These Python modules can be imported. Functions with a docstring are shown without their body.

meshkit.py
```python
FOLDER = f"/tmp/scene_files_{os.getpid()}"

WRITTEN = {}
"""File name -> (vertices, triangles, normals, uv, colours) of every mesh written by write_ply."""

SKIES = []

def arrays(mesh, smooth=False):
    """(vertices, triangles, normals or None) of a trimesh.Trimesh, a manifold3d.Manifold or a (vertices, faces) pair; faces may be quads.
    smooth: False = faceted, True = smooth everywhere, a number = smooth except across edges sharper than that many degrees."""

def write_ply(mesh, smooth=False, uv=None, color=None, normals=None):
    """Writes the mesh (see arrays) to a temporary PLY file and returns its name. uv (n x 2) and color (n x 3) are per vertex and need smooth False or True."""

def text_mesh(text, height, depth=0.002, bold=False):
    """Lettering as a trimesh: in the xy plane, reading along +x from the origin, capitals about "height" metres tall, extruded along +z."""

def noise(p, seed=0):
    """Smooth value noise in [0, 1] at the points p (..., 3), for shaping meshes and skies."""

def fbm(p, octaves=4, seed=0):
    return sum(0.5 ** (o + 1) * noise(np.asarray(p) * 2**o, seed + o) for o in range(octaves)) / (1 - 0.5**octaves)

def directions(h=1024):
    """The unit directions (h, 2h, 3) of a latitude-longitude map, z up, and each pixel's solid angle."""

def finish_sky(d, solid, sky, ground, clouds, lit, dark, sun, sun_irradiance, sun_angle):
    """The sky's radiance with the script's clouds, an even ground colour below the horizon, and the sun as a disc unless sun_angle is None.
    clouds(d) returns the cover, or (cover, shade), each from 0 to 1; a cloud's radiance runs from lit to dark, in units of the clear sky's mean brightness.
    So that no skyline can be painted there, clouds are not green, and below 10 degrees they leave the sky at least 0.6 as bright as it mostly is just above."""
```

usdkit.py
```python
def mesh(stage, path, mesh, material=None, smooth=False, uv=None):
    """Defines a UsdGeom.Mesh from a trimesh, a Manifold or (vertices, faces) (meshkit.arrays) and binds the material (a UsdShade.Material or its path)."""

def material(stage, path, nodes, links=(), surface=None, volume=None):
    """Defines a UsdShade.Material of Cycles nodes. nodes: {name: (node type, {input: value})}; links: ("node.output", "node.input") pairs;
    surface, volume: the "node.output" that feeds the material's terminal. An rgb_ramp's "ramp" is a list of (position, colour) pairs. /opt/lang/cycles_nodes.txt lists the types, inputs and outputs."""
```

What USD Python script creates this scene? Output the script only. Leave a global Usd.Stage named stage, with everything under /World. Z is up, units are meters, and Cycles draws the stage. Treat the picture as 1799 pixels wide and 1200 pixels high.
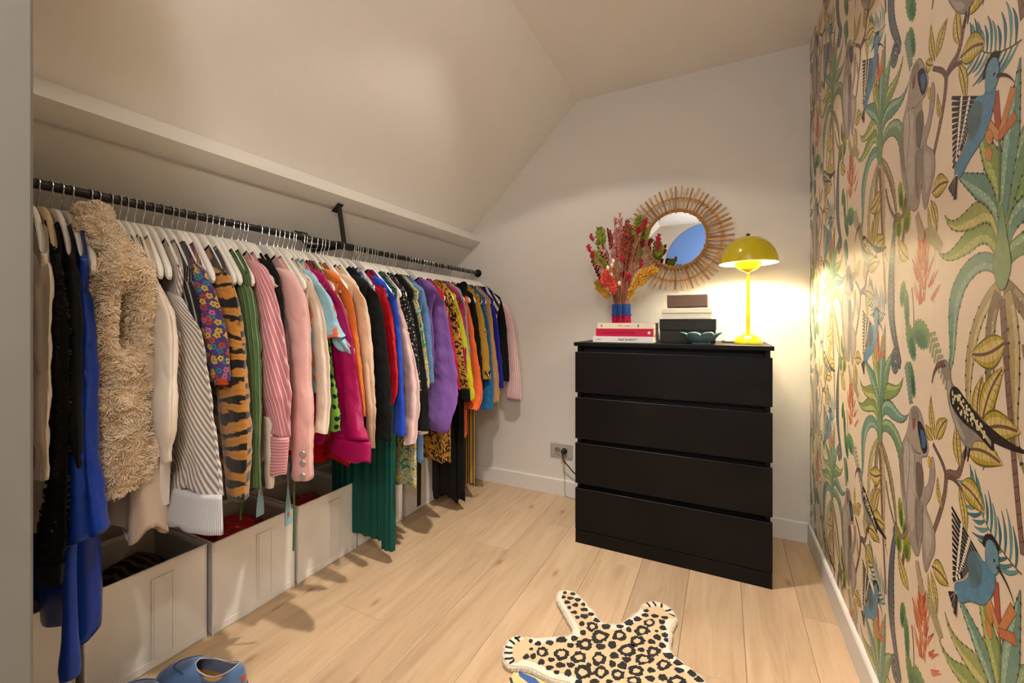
import math, random
import numpy as np, trimesh, meshkit, usdkit
import manifold3d as m3
from shapely import geometry as sg, affinity
from shapely.ops import unary_union
from pxr import Usd, UsdGeom, UsdLux, UsdShade, Gf, Sdf, Vt

stage = Usd.Stage.CreateInMemory()
UsdGeom.SetStageUpAxis(stage, UsdGeom.Tokens.z)
UsdGeom.SetStageMetersPerUnit(stage, 1.0)
UsdGeom.Xform.Define(stage, '/World')
PI = math.pi
rng = np.random.default_rng(7)
random.seed(7)

# ---------------------------------------------------------------- camera, lights, exposure
cam = UsdGeom.Camera.Define(stage, '/World/camera')
cam.CreateHorizontalApertureAttr(36.0)
cam.CreateVerticalApertureAttr(24.0)
cam.CreateFocalLengthAttr(740.0 / 1799 * 36)
cam.CreateVerticalApertureOffsetAttr(-32.0 / 1799 * 36)
cam.CreateClippingRangeAttr(Gf.Vec2f(0.02, 60))
cam.CreateExposureAttr(1.92)
YAW = 26.7197
cam.AddTranslateOp().Set(Gf.Vec3d(0, 0, 1.099))
cam.AddRotateZOp().Set(YAW)
cam.AddRotateXOp().Set(90.0)

WARM = (1.0, 0.89, 0.77)
LAMPS = [  # recessed downlights: x, y, wide beam, its half angle, inner beam, its half angle
    (-0.58, 1.45, 0.26, 65.0, 2.80, 42.0), (0.12, -0.30, 0.34, 58.0, 1.0, 52.0)]
SPOT = 560.0

def lux(cls, path, inten, color, loc, **kw):
    l = cls.Define(stage, path)
    l.CreateIntensityAttr(inten)
    l.CreateColorAttr(Gf.Vec3f(*color))
    l.AddTranslateOp().Set(Gf.Vec3d(*loc))
    return l

for i, (lx, ly, w0, a0, w1, a1) in enumerate(LAMPS):
    for nm, w, an, so in (('wide', w0, a0, 0.14), ('inner', w1, a1, 1.0)):
        l = lux(UsdLux.SphereLight, '/World/spot_%s_%03d' % (nm, i), SPOT * w, WARM, (lx, ly, 2.485))
        l.CreateRadiusAttr(0.028)
        sh = UsdLux.ShapingAPI.Apply(l.GetPrim())
        sh.CreateShapingConeAngleAttr(an)
        sh.CreateShapingConeSoftnessAttr(so)
l = lux(UsdLux.SphereLight, '/World/bulb_light', 330.0, (1.0, 0.89, 0.70), (0.100, 2.24, 1.425))
l.CreateRadiusAttr(0.022)
l = lux(UsdLux.SphereLight, '/World/globe_light', 20.0, (1.0, 0.92, 0.84), (0.12, -0.62, 1.84))  # added fill lamp behind the viewer, brightens ceiling, back wall and clothes
l.CreateRadiusAttr(0.11)
dome = UsdLux.DomeLight.Define(stage, '/World/sky')
dome.CreateIntensityAttr(0.02)
dome.CreateColorAttr(Gf.Vec3f(0.8, 0.85, 1.0))

# ---------------------------------------------------------------- helpers
NAMES = {}
def numbered(parent, name):
    k = NAMES.get((parent, name), 0)
    NAMES[(parent, name)] = k + 1
    return name if k == 0 else '%s_%03d' % (name, k)

def ppath(parent):
    return '/World' if parent is None else (parent if isinstance(parent, str) else str(parent.GetPath()))

def tag(o, label=None, cat=None, group=None, kind=None):
    for k, v in (('label', label), ('category', cat), ('group', group), ('kind', kind)):
        if v:
            o.SetCustomDataByKey(k, v)
    return o

def thing(name, label, cat, loc=(0, 0, 0), rz=0, group=None, kind=None):
    x = UsdGeom.Xform.Define(stage, '/World/' + numbered('/World', name))
    x.AddTranslateOp().Set(Gf.Vec3d(*map(float, loc)))
    if rz:
        x.AddRotateZOp().Set(float(rz))
    return tag(x.GetPrim(), label, cat, group, kind)

def copy_of(src, loc, rz, label, group=None, name=None):
    r = thing(name or src.GetName(), label, src.GetCustomDataByKey('category'), loc, rz, group)
    r.GetReferences().AddInternalReference(src.GetPath())
    r.SetInstanceable(True)
    return r

def obj(name, mesh, m, parent=None, smooth=30, uv=None, label=None, color=None, kind=None):
    pp = ppath(parent)
    path = pp + '/' + numbered(pp, name)
    o = usdkit.mesh(stage, path, mesh, m, smooth, uv)
    if color is not None:
        UsdGeom.PrimvarsAPI(o).CreatePrimvar('tint', Sdf.ValueTypeNames.Color3fArray, 'vertex').Set(Vt.Vec3fArray.FromNumpy(np.asarray(color, np.float32)))
    p = o.GetPrim()
    if label: p.SetCustomDataByKey('label', label)
    if kind: p.SetCustomDataByKey('kind', kind)
    return p

def struct(name, mesh, m, parent=None, **kw):
    o = obj(name, mesh, m, parent, **kw)
    if parent is None:
        o.SetCustomDataByKey('kind', 'structure')
    return o

cat_ = trimesh.util.concatenate
def box(x0, x1, y0, y1, z0, z1, bev=0.0):
    if bev <= 0:
        b = trimesh.creation.box((x1 - x0, y1 - y0, z1 - z0))
        b.apply_translation(((x0 + x1) / 2, (y0 + y1) / 2, (z0 + z1) / 2))
        return b
    b = min(bev, (x1 - x0) / 2.01, (y1 - y0) / 2.01, (z1 - z0) / 2.01)
    pts = []
    for sx in (0, 1):
        for sy in (0, 1):
            for sz in (0, 1):
                p = np.array([(x0, x1)[sx], (y0, y1)[sy], (z0, z1)[sz]])
                s = np.array([1 - 2 * sx, 1 - 2 * sy, 1 - 2 * sz]) * b
                for k in range(3):
                    q = p + s
                    q[k] = p[k]
                    pts.append(q)
    return hull(pts)

def hull(pts):
    return trimesh.convex.convex_hull(np.asarray(pts, float))

def prism_y(poly, y0, y1):
    """polygon in (x, z) extruded along y"""
    g = sg.Polygon(poly) if not isinstance(poly, sg.Polygon) else poly
    m = trimesh.creation.extrude_polygon(sg.polygon.orient(g), y1 - y0, engine='earcut')
    v = m.vertices.copy()
    m.vertices = np.stack([v[:, 0], y1 - v[:, 2], v[:, 1]], 1)
    return m

def extrude(g, h, z0=0.0):
    m = trimesh.creation.extrude_polygon(g, h, engine='earcut')
    m.apply_translation((0, 0, z0))
    return m

def lathe(prof, n=48, z=0):
    m = trimesh.creation.revolve(np.array(prof, float), sections=n)
    m.apply_translation((0, 0, z))
    return m

def resample(pts, n):
    """Catmull-Rom through the rows of pts"""
    p = np.asarray(pts, float)
    if len(p) < 3:
        t = np.linspace(0, 1, n)[:, None]
        return p[0] * (1 - t) + p[-1] * t
    d = np.r_[0, np.cumsum(np.maximum(np.linalg.norm(np.diff(p[:, :3], axis=0), axis=1), 1e-6))]
    from scipy.interpolate import PchipInterpolator
    return PchipInterpolator(d, p, axis=0)(np.linspace(0, d[-1], n))

def tube(pts, r, n=8, seg=None, caps=True):
    """round tube along pts; r a number or one per point"""
    p = np.asarray(pts, float)
    rr = np.full(len(p), r, float) if np.ndim(r) == 0 else np.asarray(r, float)
    if seg:
        q = resample(np.c_[p, rr], seg)
        p, rr = q[:, :3], q[:, 3]
    t = np.gradient(p, axis=0)
    t /= np.maximum(np.linalg.norm(t, axis=1, keepdims=True), 1e-9)
    u = np.cross(t[0], (0, 0, 1.0) if abs(t[0][2]) < 0.9 else (1.0, 0, 0))
    a = np.linspace(0, 2 * PI, n, endpoint=False)
    V = []
    for i in range(len(p)):
        u = u - t[i] * (u @ t[i])
        u /= max(np.linalg.norm(u), 1e-9)
        w = np.cross(t[i], u)
        V.append(p[i] + rr[i] * (np.cos(a)[:, None] * u + np.sin(a)[:, None] * w))
    V = np.vstack(V)
    F = []
    for i in range(len(p) - 1):
        for j in range(n):
            k = (j + 1) % n
            F += [[i * n + j, i * n + k, (i + 1) * n + k], [i * n + j, (i + 1) * n + k, (i + 1) * n + j]]
    if caps:
        V = np.vstack([V, p[0], p[-1]])
        c0, c1, b = len(V) - 2, len(V) - 1, (len(p) - 1) * n
        for j in range(n):
            k = (j + 1) % n
            F += [[c0, k, j], [c1, b + j, b + k]]
    return trimesh.Trimesh(V, F, process=False)

def srgb(h):
    if not isinstance(h, str):
        return tuple(h)
    c = [int(h[i:i + 2], 16) / 255 for i in (1, 3, 5)]
    return tuple(x / 12.92 if x <= 0.04045 else ((x + 0.055) / 1.055) ** 2.4 for x in c)

# ---------------------------------------------------------------- materials
MATS = {}
LK = '/World/Looks/'
UsdGeom.Scope.Define(stage, '/World/Looks')
def mat(name, nodes, links, surface='p.BSDF'):
    MATS[name] = usdkit.material(stage, LK + name, nodes, links, surface=surface)
    return MATS[name]

def plain(name, col, rough=0.5, bump=0, scale=60, var=0.0, stretch=None, **kw):
    """one colour with an optional fine relief and a slight tone variation"""
    c = srgb(col)
    n = {'p': ('principled_bsdf', {'base_color': c, 'roughness': rough, **kw})}
    l = []
    if bump or var:
        n['t'] = ('texture_coordinate', {})
        n['n'] = ('noise_texture', {'scale': scale, 'detail': 4.0, 'roughness': 0.6})
        if stretch:
            n['m'] = ('mapping', {'scale': stretch})
            l += [('t.object', 'm.vector'), ('m.vector', 'n.vector')]
        else:
            l += [('t.object', 'n.vector')]
    if bump:
        n['b'] = ('bump', {'strength': 1.0, 'distance': bump})
        l += [('n.fac', 'b.height'), ('b.normal', 'p.normal')]
    if var:
        lo, hi = tuple(x * (1 - var) for x in c), tuple(min(1, x * (1 + var)) for x in c)
        n['r'] = ('rgb_ramp', {'ramp': [(0.3, lo), (0.7, hi)]})
        l += [('n.fac', 'r.fac'), ('r.color', 'p.base_color')]
    return mat(name, n, l)

def cloth(name, col, rough=0.85, sheen=0.15, fold=0.004, fscale=9.0, **kw):
    """plain woven cloth, fine weave and soft creases in relief"""
    c = srgb(col)
    n = {'p': ('principled_bsdf', {'base_color': c, 'roughness': rough, 'sheen_weight': sheen, 'specular_ior_level': 0.3, **kw}),
         't': ('texture_coordinate', {}), 'n': ('noise_texture', {'scale': fscale, 'detail': 3.0, 'distortion': 0.6}),
         'm': ('mapping', {'scale': (1.0, 1.0, 0.35)}),
         'b': ('bump', {'strength': 0.8, 'distance': fold}),
         'w': ('noise_texture', {'scale': 700.0, 'detail': 1.0}), 'b2': ('bump', {'strength': 0.25, 'distance': 0.0006})}
    l = [('t.object', 'm.vector'), ('m.vector', 'n.vector'), ('n.fac', 'b.height'), ('t.object', 'w.vector'), ('w.fac', 'b2.height'), ('b.normal', 'b2.normal'), ('b2.normal', 'p.normal')]
    return mat(name, n, l)

def printed(name, nodes, links, color, rough=0.8, sheen=0.1, fold=0.004, **kw):
    """cloth whose colour comes from the given nodes (uv in metres: x around, y along)"""
    n = {'p': ('principled_bsdf', {'roughness': rough, 'sheen_weight': sheen, 'specular_ior_level': 0.3, **kw}),
         't': ('texture_coordinate', {}), 'fn': ('noise_texture', {'scale': 9.0, 'detail': 3.0, 'distortion': 0.6}),
         'fm': ('mapping', {'scale': (1.0, 1.0, 0.35)}), 'fb': ('bump', {'strength': 0.8, 'distance': fold})}
    n.update(nodes)
    l = [('t.object', 'fm.vector'), ('fm.vector', 'fn.vector'), ('fn.fac', 'fb.height'), ('fb.normal', 'p.normal'), (color, 'p.base_color')] + list(links)
    return mat(name, n, l)

def stripes(name, cols, period, angle=0.0, warp=0.0, **kw):
    """repeating stripes; cols = [(position, colour)...] over one period in metres, angle in degrees from the length"""
    a = math.radians(angle)
    n = {'mp': ('mapping', {'rotation': (0, 0, a), 'scale': (1 / period, 1 / period, 1 / period)}),
         'sx': ('separate_xyz', {}), 'fr': ('math', {'math_type': 'fraction'}),
         'rp': ('rgb_ramp', {'ramp': [(p, srgb(c)) for p, c in cols], 'interpolate': False})}
    l = [('t.UV', 'mp.vector'), ('mp.vector', 'sx.vector'), ('sx.x', 'fr.value1'), ('fr.value', 'rp.fac')]
    return printed(name, n, l, 'rp.color', **kw)

def voro(name, scale, ramp, rnd=1.0, base=None, base_at=0.42, warp=0.0, center=None, center_at=0.1, petals=0, **kw):
    """scattered blots: each cell takes a colour of the ramp inside radius base_at, a centre spot, and the ground colour outside"""
    n = {'v': ('voronoi_texture', {'scale': scale, 'randomness': rnd, 'dimensions': '2D'}),
         'sc': ('separate_color', {}), 'rp': ('rgb_ramp', {'ramp': [(p, srgb(c)) for p, c in ramp], 'interpolate': False}),
         'lt': ('math', {'math_type': 'less_than', 'value2': base_at}), 'mx': ('mix', {'color1': srgb(base or '#000000')}), }
    l = [('v.color', 'sc.color'), ('sc.r', 'rp.fac'), ('rp.color', 'mx.color2')]
    src = 't.UV'
    if warp:
        n['wn'] = ('noise_texture', {'scale': scale * 2.5, 'detail': 2.0})
        n['wa'] = ('vector_math', {'math_type': 'add'})
        l += [('t.UV', 'wn.vector'), ('wn.color', 'ws.vector1'), ('ws.vector', 'wa.vector1'), ('t.UV', 'wa.vector2')]
        n['ws'] = ('vector_math', {'math_type': 'scale', 'scale': warp})
        src = 'wa.vector'
    l += [(src, 'v.vector')]
    dist = 'v.distance'
    if petals:   # petals: the distance is modulated by the angle about the cell's own centre
        n['ps'] = ('vector_math', {'math_type': 'subtract'})
        n['px'] = ('separate_xyz', {})
        n['pa'] = ('math', {'math_type': 'arctan2'})
        n['pm'] = ('math', {'math_type': 'multiply', 'value2': float(petals)})
        n['pc'] = ('math', {'math_type': 'cosine'})
        n['pk'] = ('math', {'math_type': 'multiply_add', 'value2': 0.07, 'value3': 0.0})
        n['pd'] = ('math', {'math_type': 'add'})
        n['sc2'] = ('vector_math', {'math_type': 'scale', 'scale': 1.0})
        l += [(src, 'ps.vector1'), ('v.position', 'ps.vector2'), ('ps.vector', 'px.vector'), ('px.y', 'pa.value1'), ('px.x', 'pa.value2'),
              ('pa.value', 'pm.value1'), ('pm.value', 'pc.value1'), ('pc.value', 'pk.value1'), ('pk.value', 'pd.value1'), ('v.distance', 'pd.value2')]
        dist = 'pd.value'
    l += [(dist, 'lt.value1'), ('lt.value', 'mx.fac')]
    out = 'mx.color'
    if center:
        n['lc'] = ('math', {'math_type': 'less_than', 'value2': center_at})
        n['mc'] = ('mix', {'color2': srgb(center)})
        l += [('v.distance', 'lc.value1'), ('lc.value', 'mc.fac'), ('mx.color', 'mc.color1')]
        out = 'mc.color'
    return printed(name, n, l, out, **kw)

def noisy(name, scale, ramp, stretch=(1, 1, 1), detail=2.0, dist=0.0, rot=0.0, interp=False, **kw):
    n = {'mp': ('mapping', {'scale': stretch, 'rotation': (0, 0, math.radians(rot))}), 'nz': ('noise_texture', {'scale': scale, 'detail': detail, 'distortion': dist, 'roughness': 0.55}),
         'rp': ('rgb_ramp', {'ramp': [(p, srgb(c)) for p, c in ramp], 'interpolate': interp})}
    l = [('t.UV', 'mp.vector'), ('mp.vector', 'nz.vector'), ('nz.fac', 'rp.fac'), ]
    return printed(name, n, l, 'rp.color', **kw)

WALL = plain('wall_paint', (0.76, 0.725, 0.67), 0.85, bump=0.0008, scale=180)
TRIM = plain('trim_paint', (0.78, 0.75, 0.71), 0.45)
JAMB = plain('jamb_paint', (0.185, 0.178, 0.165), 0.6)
CEIL = plain('ceiling_paint', (0.86, 0.83, 0.785), 0.9, bump=0.0006, scale=220)
BLUE_WALL = plain('blue_paint', '#5f86c6', 0.8)
BLACK_METAL = plain('black_metal', '#101011', 0.42, bump=0.0002, scale=300)
CHROME = plain('steel_wire', (0.72, 0.72, 0.72), 0.22, metallic=1.0)
WHITE_PLASTIC = plain('white_hanger_plastic', '#f0ece5', 0.32)
WOOD_HANGER = plain('pale_wood_hanger', '#d8bd96', 0.45, var=0.12, scale=30, stretch=(1, 6, 6))
FELT = plain('white_box_fabric', (0.84, 0.82, 0.80), 0.9, bump=0.0005, scale=400)
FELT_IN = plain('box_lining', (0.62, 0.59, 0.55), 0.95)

# oak boards: grain runs along y; every board takes its own tone and offset
mat('oak', {
    't': ('geometry', {}), 'oi': ('object_info', {}), 'c': ('combine_xyz', {}), 'k': ('math', {'math_type': 'multiply', 'value2': 37.0}),
    'a': ('vector_math', {'math_type': 'add'}),
    'm1': ('mapping', {'scale': (9.0, 0.9, 1.0)}), 'n1': ('noise_texture', {'scale': 2.2, 'detail': 6.0, 'roughness': 0.6, 'distortion': 0.9}),
    'm2': ('mapping', {'scale': (120.0, 3.0, 1.0)}), 'n2': ('noise_texture', {'scale': 1.6, 'detail': 5.0, 'roughness': 0.65}),
    'r1': ('rgb_ramp', {'ramp': [(0.25, (0.45, 0.31, 0.185)), (0.5, (0.56, 0.40, 0.25)), (0.75, (0.63, 0.465, 0.305))]}),
    'r2': ('rgb_ramp', {'ramp': [(0.35, (0.92, 0.91, 0.90)), (0.6, (1, 1, 1))]}),
    'mx': ('mix', {'mix_type': 'multiply', 'fac': 1.0}),
    'm3': ('mapping', {'scale': (3.2, 1.25, 1.0)}), 'v': ('voronoi_texture', {'scale': 1.1, 'dimensions': '2D'}),
    'kr': ('rgb_ramp', {'ramp': [(0.0, (0.42, 0.30, 0.22)), (0.016, (0.62, 0.5, 0.4)), (0.05, (0.93, 0.9, 0.87)), (0.09, (1, 1, 1))]}),
    'mk': ('mix', {'mix_type': 'multiply', 'fac': 0.8}),
    'tone': ('map_range', {'to_min': 0.86, 'to_max': 1.08}), 'tc': ('hsv', {}),
    'b': ('bump', {'strength': 0.5, 'distance': 0.0006}),
    'p': ('principled_bsdf', {'roughness': 0.42, 'specular_ior_level': 0.35})},
    [('oi.random', 'k.value1'), ('k.value', 'c.x'), ('k.value', 'c.y'), ('t.position', 'a.vector1'), ('c.vector', 'a.vector2'),
     ('a.vector', 'm1.vector'), ('m1.vector', 'n1.vector'), ('a.vector', 'm2.vector'), ('m2.vector', 'n2.vector'),
     ('n1.fac', 'r1.fac'), ('n2.fac', 'r2.fac'), ('r1.color', 'mx.color1'), ('r2.color', 'mx.color2'),
     ('a.vector', 'm3.vector'), ('m3.vector', 'v.vector'), ('v.distance', 'kr.fac'), ('mx.color', 'mk.color1'), ('kr.color', 'mk.color2'),
     ('oi.random', 'tone.value'), ('tone.result', 'tc.value'), ('mk.color', 'tc.color'), ('tc.color', 'p.base_color'),
     ('n2.fac', 'b.height'), ('b.normal', 'p.normal')])
OAK = MATS['oak']

# ---------------------------------------------------------------- room shell
XR, YB, ZC = 0.386, 2.556, 2.50          # right wall, back wall, ceiling
XS = -0.824                              # crease between ceiling and roof slope
SL = 0.962                               # roof slope dz/dx
YF = -1.35                               # wall behind the viewer
XK = -2.30                               # knee wall
def zslope(x): return ZC + SL * (x - XS)
nrm = np.array([SL, -1.0]) / math.hypot(SL, 1.0)        # into the room, in (x, z)
# the floor, board by board
floor_ = thing('floor', None, None, kind='structure')
struct('subfloor', box(XK - .1, XR + .1, YF - .1, YB + .1, -0.06, -0.0145), plain('subfloor_dark', '#3a2a1c', 0.9), floor_)
xs = [XK] + [0.263 - 0.2 * k for k in range(12, -1, -1)] + [XR]
starts = {-1.337: [1.172, -0.75], -1.137: [1.816, -0.1], -0.937: [2.156, 0.25], -0.737: [0.95, -0.9], -0.537: [1.94, 0.1], -0.337: [0.6], -0.137: [1.45, -0.3], 0.063: [0.75], 0.263: [1.9, 0.2]}
for a, b in zip(xs[:-1], xs[1:]):
    if b - a < 0.03: continue
    key = min(starts, key=lambda k: abs(k - a))
    cuts = starts[key] if abs(key - a) < 0.02 else [1.4 + 0.9 * math.sin(a * 9), -0.5 + 0.6 * math.sin(a * 9)]
    ys = sorted([YF] + list(cuts) + [YB])
    for y0, y1 in zip(ys[:-1], ys[1:]):
        obj('plank', box(a + .0004, b - .0004, y0 + .0004, y1 - .0004, -0.014, 0.0, 0.0011), OAK, floor_, smooth=False)
T = 0.1
struct('ceiling', box(XS, XR + T, YF - T, YB + T, ZC, ZC + T), CEIL)
def slab(p0, p1, th):      # roof panel between two (x, z) points, thickness outward
    n = -nrm * th
    return prism_y([p0, p1, (p1[0] + n[0], p1[1] + n[1]), (p0[0] + n[0], p0[1] + n[1])], YF - T, YB + T)
# purlin section in (x, z): front lower corner, back lower corner, foot on the slope
PF, PB = (-1.533, 1.670), (-1.584, 1.630)
PT = (-1.609, 1.745)
LOW = (-1.604, 1.638)                                    # start of the lower panel, a step behind the purlin
struct('wall_left', slab((XS + 0.001, zslope(XS)), (-1.72, zslope(-1.72)), T), CEIL)            # the roof slope
zk = LOW[1] - 0.93 * (LOW[0] - XK)
lowpoly = [LOW, (XK, zk), (XK - 0.07, zk + 0.07), (LOW[0] - 0.07, LOW[1] + 0.07)]
struct('trim_1', prism_y(lowpoly, YF - T, YB + T), CEIL)                                         # lower roof panel over the rail
struct('trim_2', prism_y([PF, PT, (PT[0] - .05, PT[1] - .05), (PB[0] - .02, PB[1] - .004), PB], YF, YB), TRIM)    # purlin
struct('wall_knee', box(XK - T, XK, YF - T, YB + T, -0.06, zk + 0.05), WALL)
back = sg.Polygon([(XK - .05, -.05), (XR + T, -.05), (XR + T, ZC + .05), (XS, ZC + .05), (XK - .05, zslope(XK))])
struct('wall_back', prism_y(back, YB, YB + T), WALL)
struct('wall_front', prism_y(back, YF - T, YF), plain('rear_wall_paint', (0.50, 0.46, 0.40), 0.85))
wall_r = struct('wall_right', box(XR, XR + T, YF - T, YB + T, -.06, ZC + .05), WALL)
def base_profile(h=0.1, d=0.014):
    return [(0, 0), (d, 0), (d, h - .006), (d - .004, h), (0, h)]
bp = base_profile(0.1)
m = prism_y(bp, 0, 1)
v = m.vertices.copy()
bb = m.copy(); bb.vertices = np.stack([XK + v[:, 1] * (XR - XK), YB - v[:, 0], v[:, 2]], 1); bb.invert()
struct('baseboard_back', bb, TRIM)
bb = m.copy(); bb.vertices = np.stack([XR - v[:, 0], YF + (YB - YF) * v[:, 1], v[:, 2]], 1)
struct('baseboard_right', bb, TRIM)
# end of the partition beside the viewer
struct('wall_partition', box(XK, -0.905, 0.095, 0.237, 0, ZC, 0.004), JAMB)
# ---------------------------------------------------------------- clothes rail and brackets
RX, RZ = -1.554, 1.452
rail = thing('clothes_rail', 'long black metal clothes rail running under the roof beam', 'clothes rail', (RX, 0, RZ))
obj('tube', tube([(0, 0.24, 0), (0, YB - .006, 0)], 0.0122, 20), BLACK_METAL, rail)
obj('wall_flange', cat_([tube([(0, YB - .006, 0), (0, YB, 0)], 0.027, 24), tube([(0, YB - .03, 0), (0, YB - .005, 0)], 0.017, 20)]), BLACK_METAL, rail)
for yy in (1.375,):
    obj('coupling', tube([(0, yy - .035, 0), (0, yy + .045, 0)], 0.0165, 20), BLACK_METAL, rail)
def flat_bar(p, q, w, t):
    p, q = np.array(p, float), np.array(q, float)
    d = (q - p) / np.linalg.norm(q - p)
    a = np.array((0, 1.0, 0)) if abs(d[1]) < .8 else np.array((1.0, 0, 0))
    a = a - d * (a @ d); a /= np.linalg.norm(a)
    b = np.cross(d, a)
    return hull([p + s * a * w / 2 + u * b * t / 2 for s in (-1, 1) for u in (-1, 1)] + [q + s * a * w / 2 + u * b * t / 2 for s in (-1, 1) for u in (-1, 1)])
obj('hanging_strap', flat_bar((0, 1.380, 0.0), (-0.016, 1.362, 0.186), 0.022, 0.006), BLACK_METAL, rail)
obj('strap_plate', flat_bar((-0.004, 1.363, 0.190), (-0.045, 1.361, 0.158), 0.03, 0.004), BLACK_METAL, rail)
zl = lambda x: LOW[1] + 0.93 * (x - LOW[0])
ax = -1.76
obj('wall_arm', tube([(0, 1.375, -0.004), (ax - RX, 1.375, -0.004)], 0.0085, 14), BLACK_METAL, rail)
fl = trimesh.creation.cylinder(0.032, 0.008, sections=28)
fl.apply_transform(trimesh.transformations.rotation_matrix(math.radians(47), (0, 1, 0)))
fl.apply_translation((-1.735 - RX, 1.29, zl(-1.735) - RZ))
obj('slope_flange', fl, BLACK_METAL, rail)
obj('slope_arm', tube([(-1.735 - RX, 1.29, zl(-1.735) - RZ), (-1.70 - RX, 1.31, .0), (0, 1.36, 0)], 0.009, 14, seg=12), BLACK_METAL, rail)

# ---------------------------------------------------------------- hanger
def hanger_mesh():
    xs_ = np.linspace(-0.222, 0.222, 61)
    a = np.abs(xs_)
    top = np.interp(a, [0, .012, .03, .05, .08, .11, .15, .19, .215, .222], [-.058, -.0583, -.0605, -.066, -.087, -.115, -.150, -.183, -.203, -.215])
    bot = np.interp(a, [0, .02, .05, .09, .13, .17, .20, .215, .222], [-.116, -.118, -.131, -.158, -.186, -.212, -.231, -.236, -.228])
    th = np.interp(a, [0, .03, .10, .17, .205, .222], [.0080, .0088, .0080, .0085, .0090, .005])
    yy = -0.030 * (a / .222) ** 2
    n = 14
    ang = np.linspace(0, 2 * PI, n, endpoint=False)
    V = []
    for i in range(len(xs_)):
        cz, hz = (top[i] + bot[i]) / 2, (top[i] - bot[i]) / 2
        c, s = np.cos(ang), np.sin(ang)
        V.append(np.stack([np.full(n, xs_[i]), yy[i] + th[i] * np.sign(c) * np.abs(c) ** .6, cz + hz * np.sign(s) * np.abs(s) ** .7], 1))
    V = np.vstack(V)
    F = []
    for i in range(len(xs_) - 1):
        for j in range(n):
            k = (j + 1) % n
            F += [[i * n + j, (i + 1) * n + k, i * n + k], [i * n + j, (i + 1) * n + j, (i + 1) * n + k]]
    b = (len(xs_) - 1) * n
    V = np.vstack([V, V[:n].mean(0), V[b:b + n].mean(0)])
    for j in range(n):
        k = (j + 1) % n
        F += [[len(V) - 2, j, k], [len(V) - 1, b + k, b + j]]
    return trimesh.Trimesh(V, F, process=False)
def hook_mesh():
    R = 0.0152
    a = np.linspace(math.radians(200), math.radians(-35), 16)
    p = [(R * math.cos(t), 0, R * math.sin(t)) for t in a]
    p += [(0.0135, 0, -0.020), (0.009, 0, -0.030), (0.002, 0, -0.040), (0, 0, -0.050), (0, 0, -0.064)]
    return tube(p, 0.0019, 7)
HB, HK = hanger_mesh(), hook_mesh()
def make_hanger(name, label, y, body, group=None, rz=0.0):
    t = thing(name, label, 'hanger', (RX, y, RZ), rz, group)
    obj('shoulder_bar', HB, body, t)
    obj('hook', HK, CHROME, t)
    return t

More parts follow.
